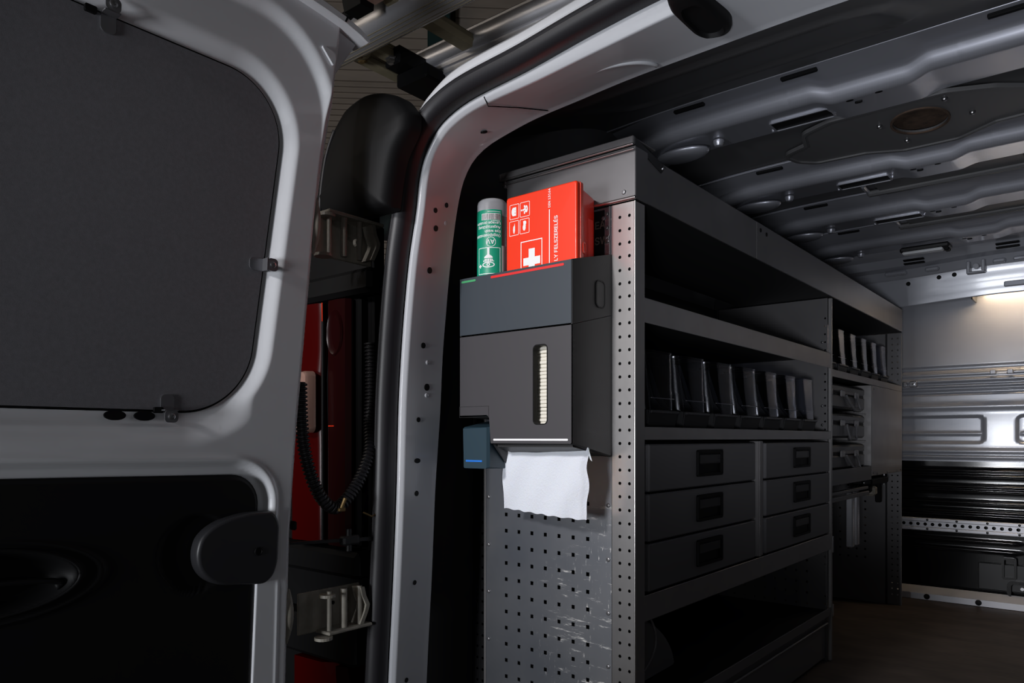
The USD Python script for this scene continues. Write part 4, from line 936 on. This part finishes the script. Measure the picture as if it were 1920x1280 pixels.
for z in (1.235, .46):
    part(rd, 'hinge_knuckle', (lambda q: q)(tube([dpt(yR(z) + .002, z - .055 + .01 * i, -.012) for i in range(12)], [.003 + .010 * math.sin(math.pi * i / 11) for i in range(12)], 12)), 'cream_paint', True)
# black lower trim with a moulded grab recess
def trim_panel():
    P = np.array(iso(trim_sd, -.001, .17, .787, .09, .757).exterior.coords)[:-1]
    cen = np.array([(.17 + .787) / 2, (.09 + .757) / 2]); s = np.concatenate([np.linspace(.004, .9, 110), np.linspace(.905, 1, 24)])
    G = cen + s[:, None, None] * (P - cen); Yg, Zg = G[..., 0], G[..., 1]
    T = trim_sd(Yg, Zg)
    e = np.hypot((Yg - .338) / .130, (Zg - .603) / .048)
    o = -.0035 + .005 * np.exp(-((e - 1.0) / .05) ** 2) - .030 * sstep(1.0, .72, e) + .004 * np.exp(-((e - 1.28) / .05) ** 2)
    e2 = np.hypot((Yg - .665) / .07, (Zg - .612) / .07)
    o = o - .006 * sstep(1.0, .9, e2)
    o = o - .010 * sstep(-.012, -.001, T)
    return loft(np.stack([xd(Zg) + o, Yg, Zg], -1), True)
tp = part(rd, 'lower_trim', trim_panel(), 'black_plastic', True, label='black moulded lower door trim')
part(tp, 'grab_rim', tube([dpt(.338 + .134 * math.cos(t), .603 + .050 * math.sin(t), .0005) for t in np.linspace(0, 2 * np.pi, 60)], .0028, 8), 'black_plastic', True)
part(tp, 'grab_bar', tube([dpt(.338 + .112 * math.cos(t), .590 + .012 * math.sin(t), -.010) for t in np.linspace(-.4, np.pi + .4, 40)], .005, 8), 'black_plastic', True)
ogive = Polygon(list(map(tuple, spline([(.653, .612), (.657, .634), (.676, .656), (.714, .672), (.760, .6785), (.796, .677), (.809, .667), (.8165, .645), (.8165, .590), (.808, .556), (.786, .541), (.740, .546), (.700, .552), (.668, .572), (.655, .596), (.653, .612)], 90)))[:-1]).buffer(0)
lv = [(0, -.006), (0, .012), (-.001, .0155), (-.003, .018), (-.007, .0195)]
R = []
base = np.array(ogive.exterior.coords)[:-1]
cen = base.mean(0)
for ins, o in lv:
    q = base + (cen - base) / np.linalg.norm(cen - base, axis=1, keepdims=True) * (-ins)
    R.append([dpt(y, z, o) for y, z in q])
hc = part(rd, 'check_cover', loft(R, True, True), 'dark_plastic', 40, label='rounded black cover plate over the door edge')
part(hc, 'cover_screw', loft([[dpt(.7715 + r * math.cos(t), .6045 + r * math.sin(t), o) for t in np.linspace(0, 2 * np.pi, 16, endpoint=False)] for r, o in ((.0085, .0192), (.0080, .0212), (.0065, .0212), (.0055, .0200), (.0005, .0200))], True, True), 'handle_black', 30)
part(rd, 'buffer', cbox(dpt(.868, .632, -.03), dpt(.876, .650, -.012), .003), 'handle_black')

# ---- hinges (parts of the door)
def hinge(zc, lab, dark=False):
    ym = 1.066 if dark else 1.10
    h = part(rd, 'door_hinge', cbox((-1.312, .905, zc - .045), (-1.306, ym, zc + .042), .002), 'cream_paint', label=lab)
    part(h, 'hinge_plate', cbox((-1.312, .95, zc + (.038 if not dark else -.047)), (-1.262, ym, zc + (.045 if not dark else -.040)), .002), 'cream_paint')
    for y, r in ((.962, .005), (1.0, .007), (1.042, .006)):
        part(h, 'hinge_pin', rod((-1.278, y, zc - .044), (-1.278, y, zc + .042), r), 'cream_paint', True)
    part(h, 'pin_washer', cat(lathe([(0, -.003), (.017, -.003), (.017, .003), (0, .003)], (-1.278, .957, zc + .034), 20), lathe([(0, -.003), (.019, -.003), (.019, .003), (0, .003)], (-1.275, .945, zc - .052), 20)), 'cream_paint')
    k = 0 if not dark else -.03
    part(h, 'hinge_cheek', loft([[(-1.30, y + k, z), (-1.268, y + k, z), (-1.268, y + .010 + k, z), (-1.30, y + .010 + k, z)] for y, z in ((1.068, zc + .040), (1.073, zc + .020), (1.083, zc + .0), (1.080, zc - .012), (1.066, zc - .040))], True, True), 'cream_paint', 50)
    part(h, 'hinge_bolt', lathe([(0, .006), (.007, .006), (.009, .003), (.010, 0)], (-1.304, 1.055 + k, zc), 12, 'x'), 'cream_paint')
    part(h, 'hinge_hole', lathe([(0, .0018), (.004, .0018), (.004, 0)], (-1.3055, 1.022 + k, zc + .01), 12, 'x'), 'handle_black')
hinge(1.248, 'upper cream painted hinge')
hinge(.452, 'lower cream painted hinge', True)
for z0, z1, x1, k in ((1.137, 1.192, -1.258, 0), (.50, .560, -1.298, 1), (.30, .395, -1.312, 2)):
    single('body_cover', cbox((-1.66, 1.052, z0), (x1, 1.112, z1), .010), 'black_plastic', ('black plastic cover block directly above the tail light lens', 'black plastic cover block just below the tail light lens', 'black plastic cover block below the lower door hinge')[k], 'cover')

# ---- rounded black corner cover above the upper hinge
cp = Polygon([(-1.47, 1.297), (-1.42, 1.335), (-1.405, 1.42), (-1.379, 1.455), (-1.345, 1.499), (-1.298, 1.54), (-1.235, 1.551), (-1.184, 1.540), (-1.142, 1.519), (-1.108, 1.478), (-1.110, 1.448), (-1.150, 1.394), (-1.170, 1.312), (-1.172, 1.297)]).buffer(.012, quad_segs=5).buffer(-.012, quad_segs=5)
b = np.array(spline(list(cp.exterior.coords), 140))[:-1]; c_ = b.mean(0); R = []
for s_, y in ((1, 1.066), (1, 1.045), (.985, 1.033), (.95, 1.024), (.88, 1.016), (.7, 1.008), (.35, 1.002)): R.append([(c_[0] + (x - c_[0]) * s_, y, c_[1] + (z - c_[1]) * s_) for x, z in b])
cc = single('corner_cover', loft(R, True, True), 'black_plastic', 'tall rounded black plastic cover at the upper rear corner of the van', 'cover', 40)
part(cc, 'moulded_rib', tube(spline([(-1.375, 1.010, 1.31), (-1.355, 1.008, 1.42), (-1.325, 1.012, 1.49)], 20), .005, 8), 'dark_plastic', True)

# ---- tail light
tl = thing('tail_light', 'tall red tail light cluster between the door edge and the rear pillar', 'tail light', (-1.42, 1.08, .57))
part(tl, 'housing', cbox((-1.53, 1.075, .568), (-1.318, 1.112, 1.135), .006), 'handle_black')
R = []
for z, w in ((.575, 1), (.60, 1), (.80, .95), (.95, .7), (1.02, .95), (1.10, 1.0), (1.13, 1.0)):
    R.append([(-1.525, 1.072, z), (-1.43 - .03 * (1 - w), 1.072, z), (-1.428 - .03 * (1 - w), 1.062, z), (-1.44 - .03 * (1 - w), 1.050, z), (-1.525, 1.040, z)])
part(tl, 'red_lens', loft(R, True, True), 'red_lens', 40)
part(tl, 'dark_lens', loft([[(-1.412, 1.073, z), (-1.334, 1.073, z), (-1.330, 1.062, z), (-1.338, 1.050, z), (-1.36, 1.046, z), (-1.395, 1.048, z), (-1.410, 1.058, z)] for z in (.572, .60, 1.10, 1.130)], True, True), 'dark_lens', 40, label='smoked dark red lens')
part(tl, 'reflector_bowl', loft([[(-1.371 + r * math.cos(t) * .028, y, 1.055 + r * math.sin(t) * .055) for t in np.linspace(0, 2 * np.pi, 28, endpoint=False)] for r, y in ((1, 1.0475), (.9, 1.043), (.7, 1.0465), (.3, 1.0475))], True, True), 'dark_lens', 50)
part(tl, 'lens_seam', cat(tube([(-1.421, 1.052, .58), (-1.421, 1.052, 1.128)], .004, 8)), 'handle_black')
part(tl, 'glint_rib', cat(tube([(-1.4155, 1.046, 1.085), (-1.4165, 1.046, 1.128)], .0014, 6), cbox((-1.392, 1.0445, .842), (-1.372, 1.047, .845), .0006)), 'red_plastic')
part(tl, 'clear_lens', loft([[(x, y, z) for x, z in np.array(rrect(-1.505 + i, .828 + i, -1.432 - i, .972 - i, .014, 5).exterior.coords)[:-1]] for y, i in ((1.040, 0), (1.020, .001), (1.014, .004), (1.012, .010))], True, True), 'peach_lens', 40, label='pale pink rounded clear lens')
part(tl, 'lower_lens', loft([[(-1.53, 1.11, z), (-1.40, 1.11, z), (-1.395, 1.08, z), (-1.43, 1.055, z), (-1.53, 1.05, z)] for z in (.10, .13, .27, .295)], True, True), 'red_lens', 40)
part(tl, 'lower_reflector', loft([[(-1.372 + s_ * .012, 1.11, z), (-1.336 + s_ * .02, 1.11, z), (-1.34 + s_ * .02, 1.06, z), (-1.372 + s_ * .012, 1.05, z)] for z, s_ in ((.20, 1.2), (.24, .6), (.28, .1), (.298, 0))], True, True), 'dark_lens', 40)
part(tl, 'lower_screw', lathe([(0, -.004), (.006, -.003), (.007, 0)], (-1.285, 1.098, .265), 12, 'y'), 'bolt')

# ---- corrugated conduit, clip and check strap
P = spline([(-1.30, 1.090, 1.03), (-1.299, 1.092, .985), (-1.299, 1.092, .925), (-1.296, 1.085, .853), (-1.27, 1.059, .771), (-1.27, 1.018, .703), (-1.27, .970, .669), (-1.272, .935, .696), (-1.28, .913, .752), (-1.286, .902, .817), (-1.288, .899, .881), (-1.288, .898, .93)], 420)
r = .0112 + .0024 * np.where(np.arange(420) % 5 < 3, 1, -.6)
hs_ = single('wiring_conduit', tube(P, r, 18), 'black_rubber', 'black corrugated wiring conduit looping from the body to the open door', 'conduit', 25)
part(hs_, 'cable_clip', cat(rod((-1.258, .975, .663), (-1.250, .982, .690), .004), cbox((-1.262, .968, .662), (-1.252, .986, .670), .002)), 'gold_clip', label='small brass coloured cable clip')
ck = thing('door_check_strap', 'thin dark metal check strap bridging the gap below the tail light', 'strap', (-1.27, .97, .6))
part(ck, 'strap', hull([(-1.274, .862, .604), (-1.266, .862, .604), (-1.274, .862, .609), (-1.266, .862, .609), (-1.274, 1.09, .589), (-1.266, 1.09, .589), (-1.274, 1.09, .598), (-1.266, 1.09, .598)]), 'black_steel')
part(ck, 'stopper', cat(cbox((-1.278, .985, .588), (-1.258, 1.03, .608), .004), rod((-1.268, 1.005, .575), (-1.268, 1.005, .622), .006)), 'black_steel')
part(ck, 'spring_wire', tube([(-1.262, 1.04, .655), (-1.258, 1.06, .645), (-1.262, 1.085, .652)], .002, 6), 'gold_clip', True)

# ---- black latch striker cover on the header
la = thing('latch_cover', 'black plastic latch striker cover on the underside of the rear header', 'latch cover', (-.565, 1.22, 1.56))
lp = np.array([(.038, -.074)]) + np.array([(-.600, 1.150), (-.585, 1.130), (-.555, 1.128), (-.535, 1.150), (-.528, 1.25), (-.535, 1.285), (-.560, 1.298), (-.590, 1.290), (-.606, 1.25), (-.607, 1.18)])
b = spline(np.vstack([lp, lp[:1]]), 70)[:-1]; c_ = b.mean(0)
R = [[(c_[0] + (x - c_[0]) * s_ * .8, c_[1] + (y - c_[1]) * s_, 1.534 + h) for x, y in b] for s_, h in ((1.0, .006), (1.0, -.016), (.95, -.024), (.80, -.030))]
R += [[(c_[0] + (x - c_[0]) * s_ * .8, c_[1] + .012 + (y - c_[1]) * s_, 1.534 + h) for x, y in b] for s_, h in ((.66, -.030), (.60, -.024), (.2, -.0235))]
part(la, 'shell', loft(R, True, True), 'black_plastic', 40)
part(la, 'striker', cbox((-.545, 1.09, 1.508), (-.52, 1.102, 1.524), .003), 'rust')
part(la, 'mount_screw', lathe([(0, -.004), (.005, -.003), (.006, 0)], (-.52, 1.192, 1.522), 12), 'bolt')

# ================================================================== ROOF RACK
rk = thing('roof_rack', 'aluminium roof rack with a thick loading roller and grooved side profiles', 'roof rack', (-.6, 1.4, 1.8))
part(rk, 'loading_roller', rod((-1.74, 1.245, 1.865), (.45, 1.245, 1.865), .046, 40), 'aluminium', True)
for k_, a in enumerate((-2.25, -2.05, -1.85, -1.55, -1.3)):
    part(rk, 'roller_groove', rod((-1.74, 1.245 + .0458 * math.cos(a), 1.865 + .0458 * math.sin(a)), (.45, 1.245 + .0458 * math.cos(a), 1.865 + .0458 * math.sin(a)), .0012, 6), 'old_aluminium', True)
prof = [(1.50, 1.925), (1.475, 1.925), (1.468, 1.918), (1.468, 1.912), (1.462, 1.905), (1.455, 1.893), (1.453, 1.88), (1.456, 1.868), (1.463, 1.860), (1.470, 1.858), (1.470, 1.853), (1.466, 1.850), (1.466, 1.842), (1.472, 1.840), (1.472, 1.834), (1.468, 1.832), (1.468, 1.824), (1.476, 1.822), (1.476, 1.815), (1.472, 1.812), (1.472, 1.806), (1.50, 1.806)]
part(rk, 'rear_rail', loft([[(x, y, z) for y, z in prof] for x in (-1.56, .45)], True, True), 'aluminium', 35)
for x0 in (-1.60, -1.345):
    part(rk, 'cross_bar', cat(cbox((x0 - .004, 1.18, 1.838), (x0 + .030, 1.60, 1.858), .004), cbox((x0 + .050, 1.18, 1.846), (x0 + .082, 1.60, 1.874), .004), cbox((x0 - .004, 1.18, 1.872), (x0 + .082, 1.60, 1.885), .003)) if x0 < -1.5 else cbox((x0 - .03, 1.18, 1.86), (x0 + .03, 1.50, 1.895), .012), 'old_aluminium')
part(rk, 'corner_block', cbox((-1.555, 1.355, 1.832), (-1.495, 1.465, 1.88), .004), 'handle_black')
part(rk, 'foot', cbox((-1.56, 1.40, 1.795), (-1.44, 1.60, 1.835), .006), 'handle_black')
for x, y, z in ((-1.525, 1.353, 1.845), (-1.552, 1.262, 1.835), (-1.565, 1.285, 1.835)):
    part(rk, 'nut', lathe([(0, -.012), (.008, -.012), (.014, -.008), (.014, 0), (.018, 0), (.018, .004)], (x, y, z), 6), 'gold_clip' if z < 1.84 else 'bolt')
part(rk, 'bearing_cup', lathe([(0, -.022), (.018, -.02), (.03, -.008), (.034, .006)], (-1.56, 1.27, 1.846), 20), 'old_aluminium', True)
part(rk, 'end_bracket', cat(hull([(-1.43, 1.12, 1.835), (-1.37, 1.12, 1.835), (-1.43, 1.16, 1.835), (-1.37, 1.16, 1.835), (-1.45, 1.10, 1.99), (-1.36, 1.10, 1.99), (-1.45, 1.16, 1.99), (-1.36, 1.16, 1.99)]), rod((-1.50, 1.15, 1.84), (-1.40, 1.14, 1.85), .012)), 'handle_black')
part(rk, 'warning_sticker', cbox((-1.37, 1.118, 1.85), (-1.335, 1.165, 1.89), .001), 'peach_lens')

# ================================================================== GARAGE BEHIND
C0 = np.array([0, 0, .815]); cy_, sy_ = math.cos(math.radians(39.15)), math.sin(math.radians(39.15))
Fd, Rd = np.array([-sy_, cy_, 0]), np.array([cy_, sy_, 0])
W0 = np.array([-3.30, 4.05, 0]); Wd = Rd + .07 * Fd; Wd /= np.linalg.norm(Wd); Wn = np.cross(Wd, [0, 0, 1.])
NF = Wn if Wn @ Fd < 0 else -Wn
wb = thing('wall_back', kind='structure')
def slab_on_wall(a, b, z0, z1, d0, d1, c=.003):
    v, f = arr(cbox((a, d0, z0), (b, d1, z1), c)); return W0 + v[:, :1] * Wd + v[:, 1:2] * Wn + v[:, 2:3] * np.array([0, 0, 1.]), f[:, ::-1]
part(wb, 'backing', slab_on_wall(-3.2, 3.0, -.7, 4.6, -.06, -.03), 'cladding')
z = 1.70
while z < 4.5:
    h = .040 if z < 3.28 else .078
    e = RNG.uniform(0, .003); v_, f_ = slab_on_wall(-3.0, 2.6, z, z + h - .003, -.03, .004, .002)
    low = v_[:, 2] < z + h * .5; front = (v_ - W0) @ Wn > -.01
    v_ = v_ + np.where((low & front)[:, None], (.011 + e) * NF, 0)
    part(wb, 'slat', (v_, f_), 'cladding')
    z += h
part(wb, 'lower_sheet', slab_on_wall(-3.2, 3.0, -.7, 1.69, -.03, .0), 'cladding')
pl = thing('steel_column', 'dark teal steel column in front of the slatted garage wall', 'column', tuple(W0))
def ucol(px0): return px0
part(pl, 'column', slab_on_wall(-.583, -.43, -.7, 4.5, .06, .20, .006), 'teal_paint')
part(pl, 'flange', slab_on_wall(-.43, -.395, -.7, 4.5, .06, .075, .003), 'rust')
single('blue_pipe', (lambda a, b: rod(a, b, .017))(W0 + Wd * -.52 + (0, 0, 3.02) - Wn * -.23, W0 + Wd * -.52 + (0, 0, 3.155) - Wn * -.23), 'blue_plastic', 'short blue pipe end hanging against the teal column', 'pipe', True)

# ---- warm strip lamp tucked behind the lip of the front header, shining down the bulkhead
rlamp = thing('bulkhead_lamp', 'warm strip lamp tucked behind the front header lip above the bulkhead', 'lamp', (-.25, 4.19, 1.54))
part(rlamp, 'lamp_body', cbox((-.52, 4.165, 1.535), (-.06, 4.215, 1.556), .004), 'black_steel')
part(rlamp, 'lamp_end', cbox((-.535, 4.163, 1.485), (-.527, 4.292, 1.556), .002), 'black_steel')
part(rlamp, 'lamp_diffuser', cbox((-.51, 4.175, 1.530), (-.07, 4.205, 1.536), .002), 'lamp_glow')
